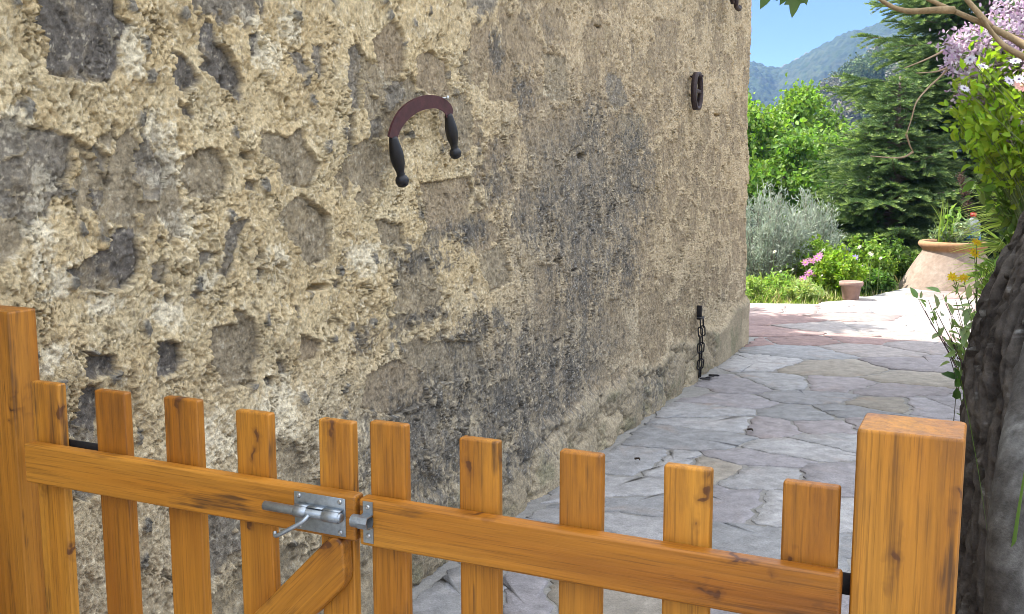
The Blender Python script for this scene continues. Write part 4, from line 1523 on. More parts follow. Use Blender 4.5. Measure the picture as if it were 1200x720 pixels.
silver_shrub('wide silver grey bush at the foot of the bright trees, nearest the house corner', ground_pt(898, 13.6), 1.35, 0.62, 31, 11000)
silver_shrub('smaller silver bush to the right, behind the pink flowers', ground_pt(948, 14.2), 1.30, 0.50, 32, 8000)


def leafy_bush(name, label, base, h, w, seed, col, n, leafs, cat='plant', group=None, mat=None, stems=40, spike=0.0):
    rng = np.random.default_rng(seed)
    root = thing(name, label, cat, base, 0, group)
    mb = MB(); P = []; D = []
    for i in range(stems):
        az = rng.random() * 6.283; out = w * math.sqrt(rng.random())
        e = np.array([math.cos(az) * out, math.sin(az) * out, h * (1 - 0.5 * (out / w) ** 2) * rng.uniform(0.7, 1.08)])
        pts = curve_pts([(e[0] * .2, e[1] * .2, -0.05), e * np.array([.7, .7, .55]), e], 6)
        mb.tube(pts, np.linspace(0.006, 0.0015, len(pts)), 4, np.array(col) * 0.7)
        m = max(2, n // stems)
        t = rng.random(m) ** 0.7
        q = np.array([np.interp(t, np.linspace(0, 1, len(pts)), pts[:, j]) for j in range(3)]).T
        P.append(q + rng.normal(0, 0.02, (m, 3))); D.append(unit(rng.normal(0, 0.7, (m, 3)) + np.array([0, 0, spike])))
    obj('stems', mb.mesh('stems'), M_BRANCH, root)
    P = np.vstack(P); D = np.vstack(D); m = len(P)
    L = leafs[0] * rng.uniform(0.6, 1.3, m)
    obj('foliage', leaf_mesh('foliage', P, D, rand_dirs(m, rng) + [0, 0, 0.9], L, leafs[1] * L / leafs[0], vary(col, m, 0.3, 0.14, rng), 0.2, 0.15), mat or M_LEAF, root)
    return root


GB = 'low green bushes along the far edge of the path'
for k, (px, y, h, w, c, lab) in enumerate([
        (884, 12.2, 0.30, 0.30, (0.30, 0.40, 0.12), 'pale green weedy bush at the paving edge nearest the house corner'),
        (915, 12.35, 0.36, 0.34, (0.24, 0.36, 0.08), 'loose light green weedy bush in front of the silver bush'),
        (942, 12.1, 0.28, 0.28, (0.34, 0.42, 0.16), 'sun bleached low weedy bush below the pink flowers')]):
    leafy_bush('weedy_bush', lab, ground_pt(px, y), h, w, 140 + k, c, 1500, (0.05, 0.018), 'bush', 'weedy bushes at the paving edge', spike=0.5)
for k, (px, y, h, w, c, lab) in enumerate([
        (985, 12.5, 0.62, 0.36, (0.22, 0.34, 0.04), 'bright yellow green bush beside the small clay pot'),
        (958, 13.3, 0.70, 0.40, (0.19, 0.30, 0.045), 'bright green bush under the pink flowers'),
        (1012, 13.6, 0.72, 0.45, (0.18, 0.28, 0.05), 'leafy green bush behind the small clay pot'),
        (1040, 14.0, 0.65, 0.45, (0.09, 0.16, 0.035), 'darker green bush left of the big clay jar'),
        (1022, 12.9, 0.32, 0.30, (0.10, 0.19, 0.04), 'low green bush at the paving edge between small pot and big jar')]):
    leafy_bush('green_bush', lab, ground_pt(px, y), h, w, 40 + k, c, 3600, (0.055, 0.032), 'bush', GB)


def meadow():
    rng = np.random.default_rng(51)
    n = 26000
    px = rng.uniform(820, 1230, n); y = 11.3 + 8.0 * rng.random(n) ** 1.6
    x = (px - 600) / 1200 * y
    ok = (y > far_y(x) + 0.05)
    x, y = x[ok], y[ok]; n = len(x)
    z = terrain_h(x, y)
    L = rng.uniform(0.05, 0.26, n) * (0.45 + 0.55 * sstep(0.05, 0.8, y - far_y(x))) * (1 + 0.5 * fbm(x * 1.5, y * 1.5, 3, 2))
    d = unit(np.stack([rng.normal(0, 0.3, n), rng.normal(0, 0.3, n), np.ones(n)], -1))
    c = vary((0.26, 0.34, 0.09), n, 0.35, 0.15, rng)
    dry = rng.random(n) < 0.25
    c[dry] = vary((0.62, 0.56, 0.36), dry.sum(), 0.25, 0.08, rng)
    o = obj('meadow_grass', leaf_mesh('meadow_grass', np.stack([x, y, z - 0.02], -1), d, rand_dirs(n, rng), L, 0.010, c, 0.15, 0.25), M_LEAF)
    tag(o, 'tall bright meadow grass and weeds beyond the paving', 'grass', kind='stuff')


meadow()


def flower_plant(name, label, base, stems, petal, centre, seed, cat='flower', group=None, psize=0.02, npet=8, leafcol=(0.12, 0.2, 0.04), leafn=6, leafs=(0.05, 0.012)):
    """stems: list of end points relative to base"""
    rng = np.random.default_rng(seed)
    root = thing(name, label, cat, base, 0, group)
    mb = MB(); LP = []; LD = []
    for e in stems:
        e = np.array(e, float)
        pts = curve_pts([(e[0] * .1, e[1] * .1, -0.03 if e[2] > 0 else 0.03), e * np.array([.55, .55, .6]), e], 7)
        mb.tube(pts, np.linspace(0.005, 0.002, len(pts)), 5, (0.13, 0.17, 0.06))
        for i in range(leafn):
            q = pts[int(rng.uniform(1, len(pts) - 1))]
            LP.append(q); LD.append(unit(rng.normal(0, 0.6, 3) + [0, 0, 0.5]))
        nrm = unit(np.array([rng.normal(0, .3), -0.7, 0.7]) + rng.normal(0, .2, 3))
        a = unit(np.cross(nrm, [0, 0, 1.0])); b2 = np.cross(nrm, a)
        t = np.arange(npet) * 2 * math.pi / npet
        PD = np.cos(t)[:, None] * a + np.sin(t)[:, None] * b2 + nrm * 0.15
        h_ = obj('flower_head', leaf_mesh('flower_head', np.zeros((npet, 3)), PD, np.tile(nrm, (npet, 1)), psize * rng.uniform(0.85, 1.1, npet), psize * 0.42, vary(petal, npet, .12, .04, rng), 0.05, 0.1), M_PETAL, root, e)
        hb = MB()
        hb.lathe([(0, -0.004), (psize * 0.22, -0.002), (psize * 0.22, 0.003), (0, 0.006)], 8, Vector(nrm).to_track_quat('Z', 'X').to_matrix().to_4x4(), centre)
        obj('flower_centre', hb.mesh('flower_centre'), M_BRANCH, h_)
    obj('stems', mb.mesh('stems'), M_BRANCH, root)
    if LP: obj('foliage', leaf_mesh('foliage', np.array(LP), np.array(LD), rand_dirs(len(LP), rng), leafs[0] * rng.uniform(.7, 1.3, len(LP)), leafs[1], vary(leafcol, len(LP), .25, .1, rng), 0.2, 0.2), M_LEAF, root)
    return root


def copy_thing(root, loc, rot, scale=1.0):
    r = root.copy(); COL.objects.link(r); r.location = [float(v) for v in loc]; r.rotation_euler = (0, 0, rot); r.scale = (scale,) * 3
    for chd in list(root.children):
        c = chd.copy(); COL.objects.link(c); c.parent = r
        for g in list(chd.children):
            d = g.copy(); COL.objects.link(d); d.parent = c
    return r


def to_local(base, pxs, y):
    return [at(px, py, y + dy) - base for px, py, dy in pxs]


base = ground_pt(950, 12.4)
flower_plant('pink_flower', 'clump of pink flowers on thin stems at the meadow edge', base, to_local(base, [(957, 303, 0), (951, 306, .05), (944, 308, 0), (948, 320, 0), (953, 322, .05), (940, 327, 0), (960, 300, .1), (946, 325, .1)], 12.4), (0.72, 0.30, 0.55), (0.5, 0.35, 0.1), 61, psize=0.06)
base = ground_pt(1003, 13.0)
flower_plant('mauve_flower', 'single mauve flower above the bright green bushes', base, to_local(base, [(1002, 302, 0)], 13.0), (0.36, 0.28, 0.62), (0.4, 0.35, 0.1), 62, psize=0.055)
rngf = np.random.default_rng(8)
wf = None
for i in range(22):
    q = ground_pt(rngf.uniform(890, 1050), rngf.uniform(11.9, 13.9))
    if q[1] < far_y(q[0]) + 0.1: q[1] = far_y(q[0]) + 0.15
    if wf is None:
        wf = flower_plant('white_meadow_flower', 'small white flower on a thin stem in the meadow beyond the paving', q, [(0.02, -0.02, 0.42)], (0.75, 0.72, 0.66), (0.5, 0.4, 0.1), 63, group='small white meadow flowers', psize=0.023, npet=6, leafn=3)
    else:
        copy_thing(wf, q, rngf.uniform(-0.6, 0.6), rngf.uniform(0.7, 1.6))

# small clay pot at the paving edge
p = on_ground(1000, 353)
small = thing('clay_pot', 'small pinkish clay pot at the far edge of the paving', 'pot', (p[0], p[1] + 0.1, 0))
mb = MB()
mb.lathe([(0, 0.0), (0.085, 0.0), (0.09, 0.01), (0.115, 0.16), (0.135, 0.17), (0.138, 0.215), (0.122, 0.22), (0.108, 0.18), (0.0, 0.17)], 28)
obj('bowl', mb.mesh('bowl'), M_TERRA, small)

# the big half buried jar
JY = 13.2
jc = at(1114, 338, JY); jc[2] = 0
jar = thing('clay_jar', 'huge weathered clay jar with orange rim standing at the end of the path', 'jar', jc)
mb = MB()
prof = [(0.0, -0.1), (0.66, -0.1), (0.64, 0.0), (0.60, 0.07), (0.535, 0.19), (0.465, 0.31), (0.41, 0.40), (0.375, 0.45), (0.365, 0.475), (0.38, 0.50), (0.41, 0.525), (0.425, 0.555), (0.415, 0.585), (0.385, 0.598), (0.345, 0.59), (0.33, 0.55), (0.33, 0.53)]
mb.lathe(prof, 64)
o = obj('body', mb.mesh('body'), M_PITHOS, jar)
mb = MB(); mb.lathe([(0.345, 0.555), (0.2, 0.575), (0.0, 0.58)], 32)
obj('soil', mb.mesh('soil'), M_SOIL, jar)

# plastic bottle standing in the jar
bp = at(1139, 282, JY + 0.02)
bt = thing('water_bottle', 'clear plastic water bottle with red cap standing in the big clay jar', 'bottle', (bp[0], bp[1], 0.565))
mb = MB()
mb.lathe([(0.0, 0.0), (0.085, 0.0), (0.098, 0.012), (0.098, 0.12), (0.092, 0.13), (0.098, 0.14), (0.098, 0.20), (0.095, 0.235), (0.075, 0.285), (0.045, 0.315), (0.026, 0.33), (0.024, 0.345), (0, 0.345)], 32)
obj('bottle_body', mb.mesh('bottle_body'), M_PET, bt)
mb = MB(); mb.lathe([(0.1, 0.02), (0.1005, 0.02), (0.1005, 0.118), (0.1, 0.118)], 32)
obj('label', mb.mesh('label'), M_BLUE, bt)
mb = MB(); mb.lathe([(0, 0.343), (0.036, 0.343), (0.037, 0.38), (0.033, 0.39), (0, 0.392)], 20)
obj('cap', mb.mesh('cap'), M_CAP, bt)


def blades(name, label, base, n, h, w, seed, col, spread=0.12, lean=0.4, width=0.012, cat='plant', group=None, bias=(0, 0, 0)):
    """arching strap leaves from one foot"""
    rng = np.random.default_rng(seed)
    root = thing(name, label, cat, base, 0, group)
    V = []; F = []; C = []; k = 0
    for i in range(n):
        az = rng.random() * 6.283
        d = np.array([math.cos(az), math.sin(az), 0]) + np.array(bias)
        L = h * rng.uniform(0.6, 1.1); ln = lean * rng.uniform(0.4, 1.3)
        p0 = np.array([rng.normal(0, spread * 0.4), rng.normal(0, spread * 0.4), -0.02])
        t = np.linspace(0, 1, 9)
        pts = p0 + d * (L * ln * t ** 1.6)[:, None] + np.array([0, 0, 1.0]) * (L * (t - 0.35 * ln * t ** 2.6))[:, None]
        s = unit(np.cross(d, [0, 0, 1.0]) + rng.normal(0, .3, 3))
        wd = width * (1 - t ** 2.2) * rng.uniform(0.7, 1.2)
        up = np.array([0, 0, 1.0]) * 0.15 * width
        V.append(np.stack([pts - s * wd[:, None] / 2 + up, pts - up, pts + s * wd[:, None] / 2 + up], 1).reshape(-1, 3))
        for j in range(8):
            a = k + j * 3
            F += [(a, a + 1, a + 4, a + 3), (a + 1, a + 2, a + 5, a + 4)]
        C.append(np.tile(vary(col, 1, .25, .1, rng), (27, 1)))
        k += 27
    obj('blades', np_mesh('blades', np.vstack(V), np.array(F), True, np.vstack(C)), M_LEAF, root)
    return root


sb = np.array([jc[0], jc[1], 0.565])
blades('grass_tuft', 'long arching grass stems growing in the big clay jar', sb + np.array([-0.16, -0.1, 0]), 16, 0.62, 0.1, 71, (0.20, 0.29, 0.06), 0.12, 0.35, 0.022)
leafy_bush('potted_herb', 'grey green leafy herb filling the big clay jar', sb + np.array([-0.02, -0.08, 0]), 0.30, 0.33, 72, (0.20, 0.26, 0.15), 900, (0.055, 0.028), stems=26)
leafy_bush('potted_weed', 'tall light green weed in the middle of the big clay jar', sb + np.array([0.02, 0.05, 0]), 0.62, 0.10, 73, (0.17, 0.27, 0.06), 60, (0.11, 0.06), stems=5)
# dry seed head
rng = np.random.default_rng(74)
sd = thing('seed_spike', 'dry dark brown seed spike rising behind the water bottle', 'plant', sb + np.array([0.20, 0.12, 0]))
mb = MB(); top = at(1126, 205, JY + 0.1) - (sb + np.array([0.20, 0.12, 0])); st = curve_pts([(0, 0, -0.02), (0.02, 0, top[2] * 0.5), (top[0], 0, top[2])], 8)
mb.tube(st, 0.006, 5, (0.10, 0.065, 0.04)); obj('stem', mb.mesh('stem'), M_BRANCH, sd)
n = 320; t = 0.5 + 0.5 * rng.random(n)
q = np.array([np.interp(t, np.linspace(0, 1, len(st)), st[:, j]) for j in range(3)]).T + rng.normal(0, 0.026, (n, 3))
sp_ = obj('seed_pods', leaf_mesh('seed_pods', q, rand_dirs(n, rng), rand_dirs(n, rng), 0.028, 0.018, vary((0.11, 0.065, 0.05), n, 0.3, 0.1, rng), 0.3), M_SILVER, sd); sp_['kind'] = 'stuff'

# ------------------------------------------------------------------ the near tree on the right
def near_tree():
    rng = np.random.default_rng(81)
    TY = 1.93
    prof = [(760, 1120, 0.34), (720, 1126, 0.315), (600, 1131, 0.275), (500, 1136, 0.255), (420, 1142, 0.245), (350, 1164, 0.235), (262, 1212, 0.225), (150, 1276, 0.21), (20, 1345, 0.19), (-150, 1450, 0.17), (-420, 1560, 0.15)]
    ctrl = []
    for py, px, r in prof:
        e = at(px, py, TY)
        ctrl.append((e[0] + r * 0.97 + 0.07, TY + 0.1, e[2], r))
    ctrl.insert(0, (ctrl[0][0] + 0.02, TY + 0.1, -0.15, 0.44))
    ctrl = np.array(ctrl)
    dense = curve_pts(ctrl, 60)
    m = len(dense); n = 260
    tz = np.concatenate([[0], np.cumsum(np.linalg.norm(np.diff(dense[:, :3], axis=0), axis=1))])
    A, Z = np.meshgrid(np.linspace(0, 2 * math.pi, n, endpoint=False), tz)
    cA, sA = np.cos(A), np.sin(A)
    wr = perlin(Z * 3, A * 2, 5)
    per = lambda sc, sz, sd: fbm(A * sc + 0.35 * wr, Z * sz, sd, 5, 0.6)
    ff = np.abs(per(4.2, 1.4, 6)); fissure = np.exp(-(ff / 0.06) ** 2)
    ff2 = np.abs(per(10, 2.6, 16)); fiss2 = np.exp(-(ff2 / 0.07) ** 2)
    plate = shard((A / (2 * math.pi)) * 60 + 1.2 * wr, Z * 7 + 0.8 * per(3, 5, 3), 8)
    h = 0.035 * per(0.9, 1.6, 7) - 0.034 * fissure - 0.015 * fiss2 + 0.002 * plate + 0.007 * per(14, 5, 9)
    rad = dense[:, 3][:, None] + h
    V = np.stack([dense[:, 0][:, None] + rad * cA, dense[:, 1][:, None] + rad * sA, np.broadcast_to(dense[:, 2][:, None], A.shape)], -1).reshape(-1, 3)
    tn = per(3, 6, 10).ravel(); li = per(7, 18, 11).ravel()
    C = mixc(np.tile([0.055, 0.047, 0.040], (len(V), 1)), np.tile([0.115, 0.103, 0.088], (len(V), 1)), sstep(-0.3, 0.4, tn))
    C = mixc(C, np.tile([0.030, 0.026, 0.022], (len(V), 1)), np.clip(0.8 * fissure + 0.5 * fiss2, 0, 0.9).ravel())
    C = mixc(C, np.tile([0.36, 0.37, 0.35], (len(V), 1)), 0.7 * sstep(0.28, 0.5, li))
    root = thing('gnarled_tree', 'dark gnarled tree trunk leaning right beside the gate post', 'tree', (ctrl[0][0], ctrl[0][1], 0))
    off = np.array([ctrl[0][0], ctrl[0][1], 0])
    obj('trunk', np_mesh('trunk', V - off, grid_faces(m, n, True), True, C), M_BARK, root)
    # paler side stem
    pts = curve_pts([at(1183, 830, 1.5), at(1186, 700, 1.5), at(1190, 600, 1.52), at(1200, 520, 1.58), at(1216, 440, 1.66), at(1240, 330, 1.8)], 10) - off
    V2, F2, T2 = tube_arrays(pts, np.linspace(0.042, 0.03, len(pts)), 28)
    nz = fbm(V2[:, 0] * 20, V2[:, 2] * 9, 12, 4)
    V2 = V2 + 0.006 * nz[:, None] * unit(V2 - V2.mean(0))
    C2 = mixc(np.tile([0.06, 0.056, 0.05], (len(V2), 1)), np.tile([0.15, 0.15, 0.14], (len(V2), 1)), sstep(-.2, .4, nz))
    mb = MB(); mb.add(V2, [list(f) for f in F2] + [list(f) for f in T2]); mb.c = [C2]
    obj('stem', mb.mesh('stem'), M_BARK, root)
    # bare limbs crossing the top right corner, further back
    tan = (0.30, 0.22, 0.12)
    top = dense[-1, :3]
    def limb(pxs, r0, r1, extra=None):
        pts = [at(*q) for q in pxs]
        if extra is not None: pts = [extra] + pts
        c = curve_pts(np.array(pts) - off, 8)
        mb = MB(); mb.tube(c, np.linspace(r0, r1, len(c)), 8, tan)
        return obj('limb', mb.mesh('limb'), M_BRANCH, root)
    limb([(1320, 150, 2.2), (1255, 92, 2.6), (1205, 56, 3.0), (1165, 34, 3.2), (1120, 14, 3.3), (1078, -6, 3.4), (1020, -40, 3.5)], 0.016, 0.005, dense[int(m * 0.78), :3])
    limb([(1118, 12, 3.3), (1095, 12, 3.3), (1062, 13, 3.35), (1035, 2, 3.4), (1000, -30, 3.4)], 0.012, 0.005)
    limb([(1160, 32, 3.2), (1140, 8, 3.25), (1118, -18, 3.3)], 0.012, 0.006)
    limb([(1255, 92, 2.6), (1190, 62, 2.65), (1168, 45, 2.7), (1150, 20, 2.7)], 0.010, 0.004)
    limb([(1560, -380, 2.1), (1300, -250, 2.6), (1080, -120, 3.0), (960, -40, 3.2), (915, -22, 3.25), (895, -18, 3.3)], 0.05, 0.004, top)
    # lobed leaves hanging into the top of the frame
    def lobed(px, py, y, s, ang, tone):
        outl = [(0, 0), (0.16, 0.10), (0.40, 0.16), (0.30, 0.32), (0.50, 0.55), (0.24, 0.58), (0.16, 0.80), (0, 1.05), (-0.16, 0.80), (-0.24, 0.58), (-0.50, 0.55), (-0.30, 0.32), (-0.40, 0.16), (-0.16, 0.10)]
        V = [(a * s, -0.12 * s * abs(a), -b * s) for a, b in outl] + [(0, 0, -0.5 * s)]
        mb = MB(); mb.add(V, [(i, (i + 1) % 14, 14) for i in range(14)], tone)
        return obj('leaf', mb.mesh('leaf'), M_LEAF, root, at(px, py, y) - off, (R(20), R(ang), R(25)))
    for (px, py, s, a) in ((906, -22, 0.085, 15), (934, -16, 0.092, -8), (943, -12, 0.05, -30), (928, -20, 0.07, 20), (915, -40, 0.09, 5), (955, -44, 0.09, -20), (890, -36, 0.08, 25)):
        lobed(px, py, 3.2, s, a, (0.10, 0.17, 0.07))


near_tree()

# grass blades between post and trunk
gp = at(1152, 715, 1.45)
blades('grass_tuft', 'short green grass blade between the gate post and the trunk', (gp[0], gp[1], 0), 4, 0.98, 0.1, 91, (0.09, 0.20, 0.03), 0.03, 0.06, 0.014)
gp = at(1176, 560, 1.52)
blades('grass_tuft', 'long bent grass blade hanging against the dark trunk', (gp[0] + 0.02, gp[1], 0.62), 3, 0.62, 0.1, 96, (0.10, 0.20, 0.04), 0.02, 0.15, 0.013)

# ------------------------------------------------------------------ planting bed on the right
def bed():
    xs = np.linspace(0, 1, 40); ys = np.linspace(1.2, 13.6, 120)
    X, Y = np.meshgrid(xs, ys)
    left = np.interp(ys, [1.2, 2.0, 3.0, 5, 7, 9, 12, 13.6], [0.70, 0.95, 1.45, 2.45, 3.45, 4.5, 5.75, 6.3])[:, None]
    Xw = left + X * 4.5
    Z = 0.30 * sstep(0, 0.12, X) + 0.06 * fbm(Xw * 2, Y * 2, 5, 3) - 0.02
    V = np.stack([Xw, Y, Z], -1).reshape(-1, 3)
    c = np.tile([0.36, 0.29, 0.20], (len(V), 1)) * (1 + 0.4 * fbm(V[:, 0] * 5, V[:, 1] * 5, 6, 3)[:, None])  # soil made pale so it throws sunlight back at the wall
    o = obj('ground_bed', np_mesh('ground_bed', V, grid_faces(len(ys), len(xs)), True, c), M_EARTH)
    tag(o, 'pale dry earth of the raised planting bed along the path', kind='structure')


bed()


def flowering_shrub():
    """purple flowering shrub: arching stems with dense small flowers"""
    rng = np.random.default_rng(101)
    Y0 = 6.5
    base = np.array([3.95, Y0, 0.28])
    root = thing('flowering_shrub', 'tall shrub covered in lilac purple blossom in the top right corner', 'shrub', base)
    mb = MB(); FP = []; LP = []; LD = []
    arms = []
    for k in range(64):
        t = rng.random()
        a = np.array([1200 + 60 * rng.random() - 10, -30 + 40 * rng.random()]); 
        # outline of the blossom: from the right edge down along its left slope
        px, py = [(1105, 58), (1112, 72), (1120, 48), (1135, 36), (1150, 26), (1165, 14), (1180, 4), (1200, -6), (1118, 92), (1128, 112), (1136, 122), (1124, 66), (1140, 52), (1155, 44), (1172, 34), (1190, 26), (1210, 20), (1130, 84), (1145, 70), (1220, -20), (1240, 10), (1180, 120), (1195, 140), (1175, 95), (1205, 60), (1196, 84), (1190, 158), (1208, 110), (1140, 108), (1160, 60)][k % 30]
        e = at(px + rng.normal(0, 4), py + rng.normal(0, 4), Y0 + rng.uniform(-0.5, 0.6)) - base
        mid = np.array([e[0] * 0.45 + 0.15, e[1] * 0.5, e[2] * 0.80 + 0.1])
        pts = curve_pts([(rng.normal(0, .06), rng.normal(0, .06), -0.05), mid, e], 10)
        mb.tube(pts, np.linspace(0.012, 0.003, len(pts)), 5, (0.20, 0.16, 0.10))
        m = 120
        tt = 0.80 + 0.20 * rng.random(m)
        q = np.array([np.interp(tt, np.linspace(0, 1, len(pts)), pts[:, j]) for j in range(3)]).T
        FP.append(q + rng.normal(0, 0.038, (m, 3)))
        m2 = 40; tt = 0.4 + 0.55 * rng.random(m2)
        q = np.array([np.interp(tt, np.linspace(0, 1, len(pts)), pts[:, j]) for j in range(3)]).T
        LP.append(q + rng.normal(0, 0.05, (m2, 3)))
    obj('stems', mb.mesh('stems'), M_BRANCH, root)
    FP = np.vstack(FP); n = len(FP)
    obj('blossom', leaf_mesh('blossom', FP, rand_dirs(n, rng), rand_dirs(n, rng), 0.034, 0.020, mixc(vary((0.56, 0.41, 0.55), n, .2, .06, rng), vary((0.74, 0.64, 0.72), n, .1, .04, rng), (rng.random(n) < 0.35) * 1.0), 0.2), M_PETAL, root)
    LP = np.vstack(LP); n = len(LP)
    obj('foliage', leaf_mesh('foliage', LP, rand_dirs(n, rng), rand_dirs(n, rng) + [0, 0, .7], 0.055, 0.024, vary((0.10, 0.16, 0.05), n, .3, .1, rng), 0.2), M_LEAF, root)
    # bare twigs hanging out over the path
    for pxs in ([(1116, 76, 0), (1100, 92, 0), (1088, 103, -.05), (1074, 120, -.1), (1068, 140, -.1), (1062, 158, -.1)], [(1114, 78, 0), (1098, 84, 0), (1074, 86, 0)], [(1106, 60, 0), (1085, 70, 0), (1060, 80, 0)], [(1070, 178, 0), (1060, 184, 0), (1045, 185, 0), (1020, 183, 0)], [(1062, 158, -.1), (1066, 170, -.05), (1070, 178, 0)]):
        pts = curve_pts(np.array([at(a, b, Y0 + c - 0.1) for a, b, c in pxs]) - base, 6)
        mb = MB(); mb.tube(pts, np.linspace(0.0075, 0.003, len(pts)), 5, (0.36, 0.27, 0.18))
        obj('twig', mb.mesh('twig'), M_BRANCH, root)
    return root


flowering_shrub()


def px_plant(name, label, cat, base, tips, y, seed, col, per, leafs, stemcol=(0.12, 0.16, 0.06), r=0.006, jit=0.02, t0=0.3, mat=None, up=0.4, group=None, curl=0.15):
    """plant whose stems run from one foot to the given pixels, leaves along the stems"""
    rng = np.random.default_rng(seed)
    root = thing(name, label, cat, base, 0, group)
    mb = MB(); P = []; D = []
    for q in tips:
        e = at(q[0], q[1], y + (q[2] if len(q) > 2 else 0)) - base
        mid = np.array([e[0] * 0.35, e[1] * 0.4, e[2] * 0.62]) + rng.normal(0, 0.02, 3)
        pts = curve_pts([(rng.normal(0, .02), rng.normal(0, .02), -0.03), mid, e], 10)
        mb.tube(pts, np.linspace(r, r * 0.35, len(pts)), 5, stemcol)
        t = np.clip(t0 + (1 - t0) * rng.random(per), 0, 1); t[0] = 1
        for tt in t:
            i = tt * (len(pts) - 1)
            p = np.array([np.interp(i, np.arange(len(pts)), pts[:, j]) for j in range(3)])
            P.append(p + rng.normal(0, jit, 3)); D.append(unit(rng.normal(0, 0.7, 3) + unit(e) * 0.5 + [0, 0, up * rng.normal(0, 1)]))
    obj('stems', mb.mesh('stems'), M_BRANCH, root)
    P = np.array(P); D = np.array(D); n = len(P)
    L = leafs[0] * rng.uniform(0.6, 1.25, n)
    obj('foliage', leaf_mesh('foliage', P, D, rand_dirs(n, rng) + [0, -0.3, .9], L, leafs[1] * L / leafs[0], vary(col, n, .28, .12, rng), 0.18, curl), mat or M_LEAF, root)
    return root


rng = np.random.default_rng(111)
tips = []
for i in range(62):
    py = rng.uniform(62, 200); lo = 1152 - 26 * math.sin(math.pi * min(1, max(0, (py - 60) / 130)))
    tips.append((rng.uniform(lo, 1225), py, rng.uniform(-0.25, 0.4)))
tips += [(1128, 88), (1120, 102), (1126, 140), (1132, 128), (1124, 150), (1118, 133), (1148, 62), (1158, 54), (1144, 76)]
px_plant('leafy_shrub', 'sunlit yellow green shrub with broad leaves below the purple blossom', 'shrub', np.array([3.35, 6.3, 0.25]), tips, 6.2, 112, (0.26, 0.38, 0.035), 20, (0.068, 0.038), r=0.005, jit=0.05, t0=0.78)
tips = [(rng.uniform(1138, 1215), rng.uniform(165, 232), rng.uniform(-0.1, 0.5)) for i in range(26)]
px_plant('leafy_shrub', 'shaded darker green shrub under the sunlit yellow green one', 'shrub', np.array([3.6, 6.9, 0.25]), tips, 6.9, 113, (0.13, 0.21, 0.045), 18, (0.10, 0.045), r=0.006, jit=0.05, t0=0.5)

# white daisies among the shrubs
dbase = np.array([3.9, 5.3, 0.27])
flower_plant('white_daisy', 'white and pale mauve daisies among the yellow green leaves', dbase, to_local(dbase, [(1137, 70, 0), (1190, 72, 0), (1182, 95, .1), (1194, 93, 0), (1152, 78, .2), (1130, 104, .3)], 5.2), (0.78, 0.76, 0.82), (0.15, 0.12, 0.2), 115, 'flower', psize=0.032, npet=11, leafn=3)
dbase = np.array([4.0, 5.5, 0.27])
flower_plant('pink_blossom', 'pale salmon pink flower at the right edge among the daisies', dbase, to_local(dbase, [(1197, 101, 0), (1200, 107, 0.05)], 5.3), (0.72, 0.40, 0.36), (0.5, 0.3, 0.2), 116, 'flower', psize=0.05, npet=14, leafn=3)

# light spiky plant
def spiky():
    rng = np.random.default_rng(121)
    base = np.array([3.62, 7.3, 0.28])
    root = thing('spiky_plant', 'pale green plant with long narrow arching leaves left of the trunk', 'plant', base)
    V = []; F = []; C = []; k = 0
    crowns = [(1195, 232), (1190, 262), (1180, 290), (1172, 318), (1192, 245), (1185, 335)]
    mb = MB()
    for cx, cy in crowns:
        c0 = at(cx, cy, 7.2) - base
        mb.tube(curve_pts([(0, 0, 0), (c0[0] * 0.5, c0[1] * .6, c0[2] * .6), c0], 6), 0.010, 5, (0.13, 0.17, 0.06))
        for i in range(34):
            d = unit(np.array([-1.0 + rng.normal(0, 0.7), rng.normal(0, 0.6), rng.normal(0.25, 0.45)]))
            L = rng.uniform(0.22, 0.44)
            t = np.linspace(0, 1, 7)
            pts = c0 + d * (L * t)[:, None] + np.array([0, 0, -0.30 * L]) * (t ** 2)[:, None]
            s = unit(np.cross(d, rng.normal(size=3))); w = 0.013 * (1 - t ** 2)
            V.append(np.stack([pts - s * w[:, None] / 2, pts + s * w[:, None] / 2], 1).reshape(-1, 3))
            for j in range(6):
                a = k + 2 * j
                F.append((a, a + 1, a + 3, a + 2))
            C.append(np.tile(vary((0.42, 0.52, 0.17), 1, .3, .08, rng), (14, 1))); k += 14
    obj('stems', mb.mesh('stems'), M_BRANCH, root)
    obj('foliage', np_mesh('foliage', np.vstack(V), np.array(F), True, np.vstack(C)), M_LEAF, root)


spiky()
ybase = np.array([3.05, 6.6, 0.28])
flower_plant('yellow_flower', 'thin stemmed plant with yellow flowers in front of the big jar', ybase, to_local(ybase, [(1116, 325, 0), (1129, 326, .1), (1144, 284, .1), (1142, 297, 0.1)], 6.5), (0.85, 0.62, 0.02), (0.7, 0.4, 0.02), 122, 'flower', psize=0.042, npet=9, leafn=10)
tips = [(1152 + rng.uniform(-8, 30), rng.uniform(300, 350), rng.uniform(-.2, .2)) for i in range(26)]
px_plant('leafy_plant', 'dense bright green plant at the foot of the spiky leaves', 'plant', np.array([3.2, 6.5, 0.25]), tips, 6.4, 123, (0.17, 0.27, 0.05), 14, (0.075, 0.022), t0=0.5)
tips = [(1076, 350), (1088, 352), (1096, 362), (1090, 378), (1105, 345, .1), (1112, 372), (1120, 352), (1128, 384), (1104, 395), (1118, 402), (1135, 365), (1142, 378), (1138, 395), (1130, 412), (1148, 350), (1140, 340), (1108, 356), (1100, 370), (1112, 386), (1124, 394), (1122, 368), (1136, 352), (1145, 366), (1126, 420), (1084, 364)]
px_plant('sprawling_plant', 'straggling stems with small dark leaves leaning out from the trunk over the paving', 'plant', np.array([1.62, 3.35, 0.27]), tips, 3.3, 124, (0.20, 0.27, 0.12), 8, (0.042, 0.020), (0.10, 0.07, 0.06), 0.0026, 0.006, 0.25)
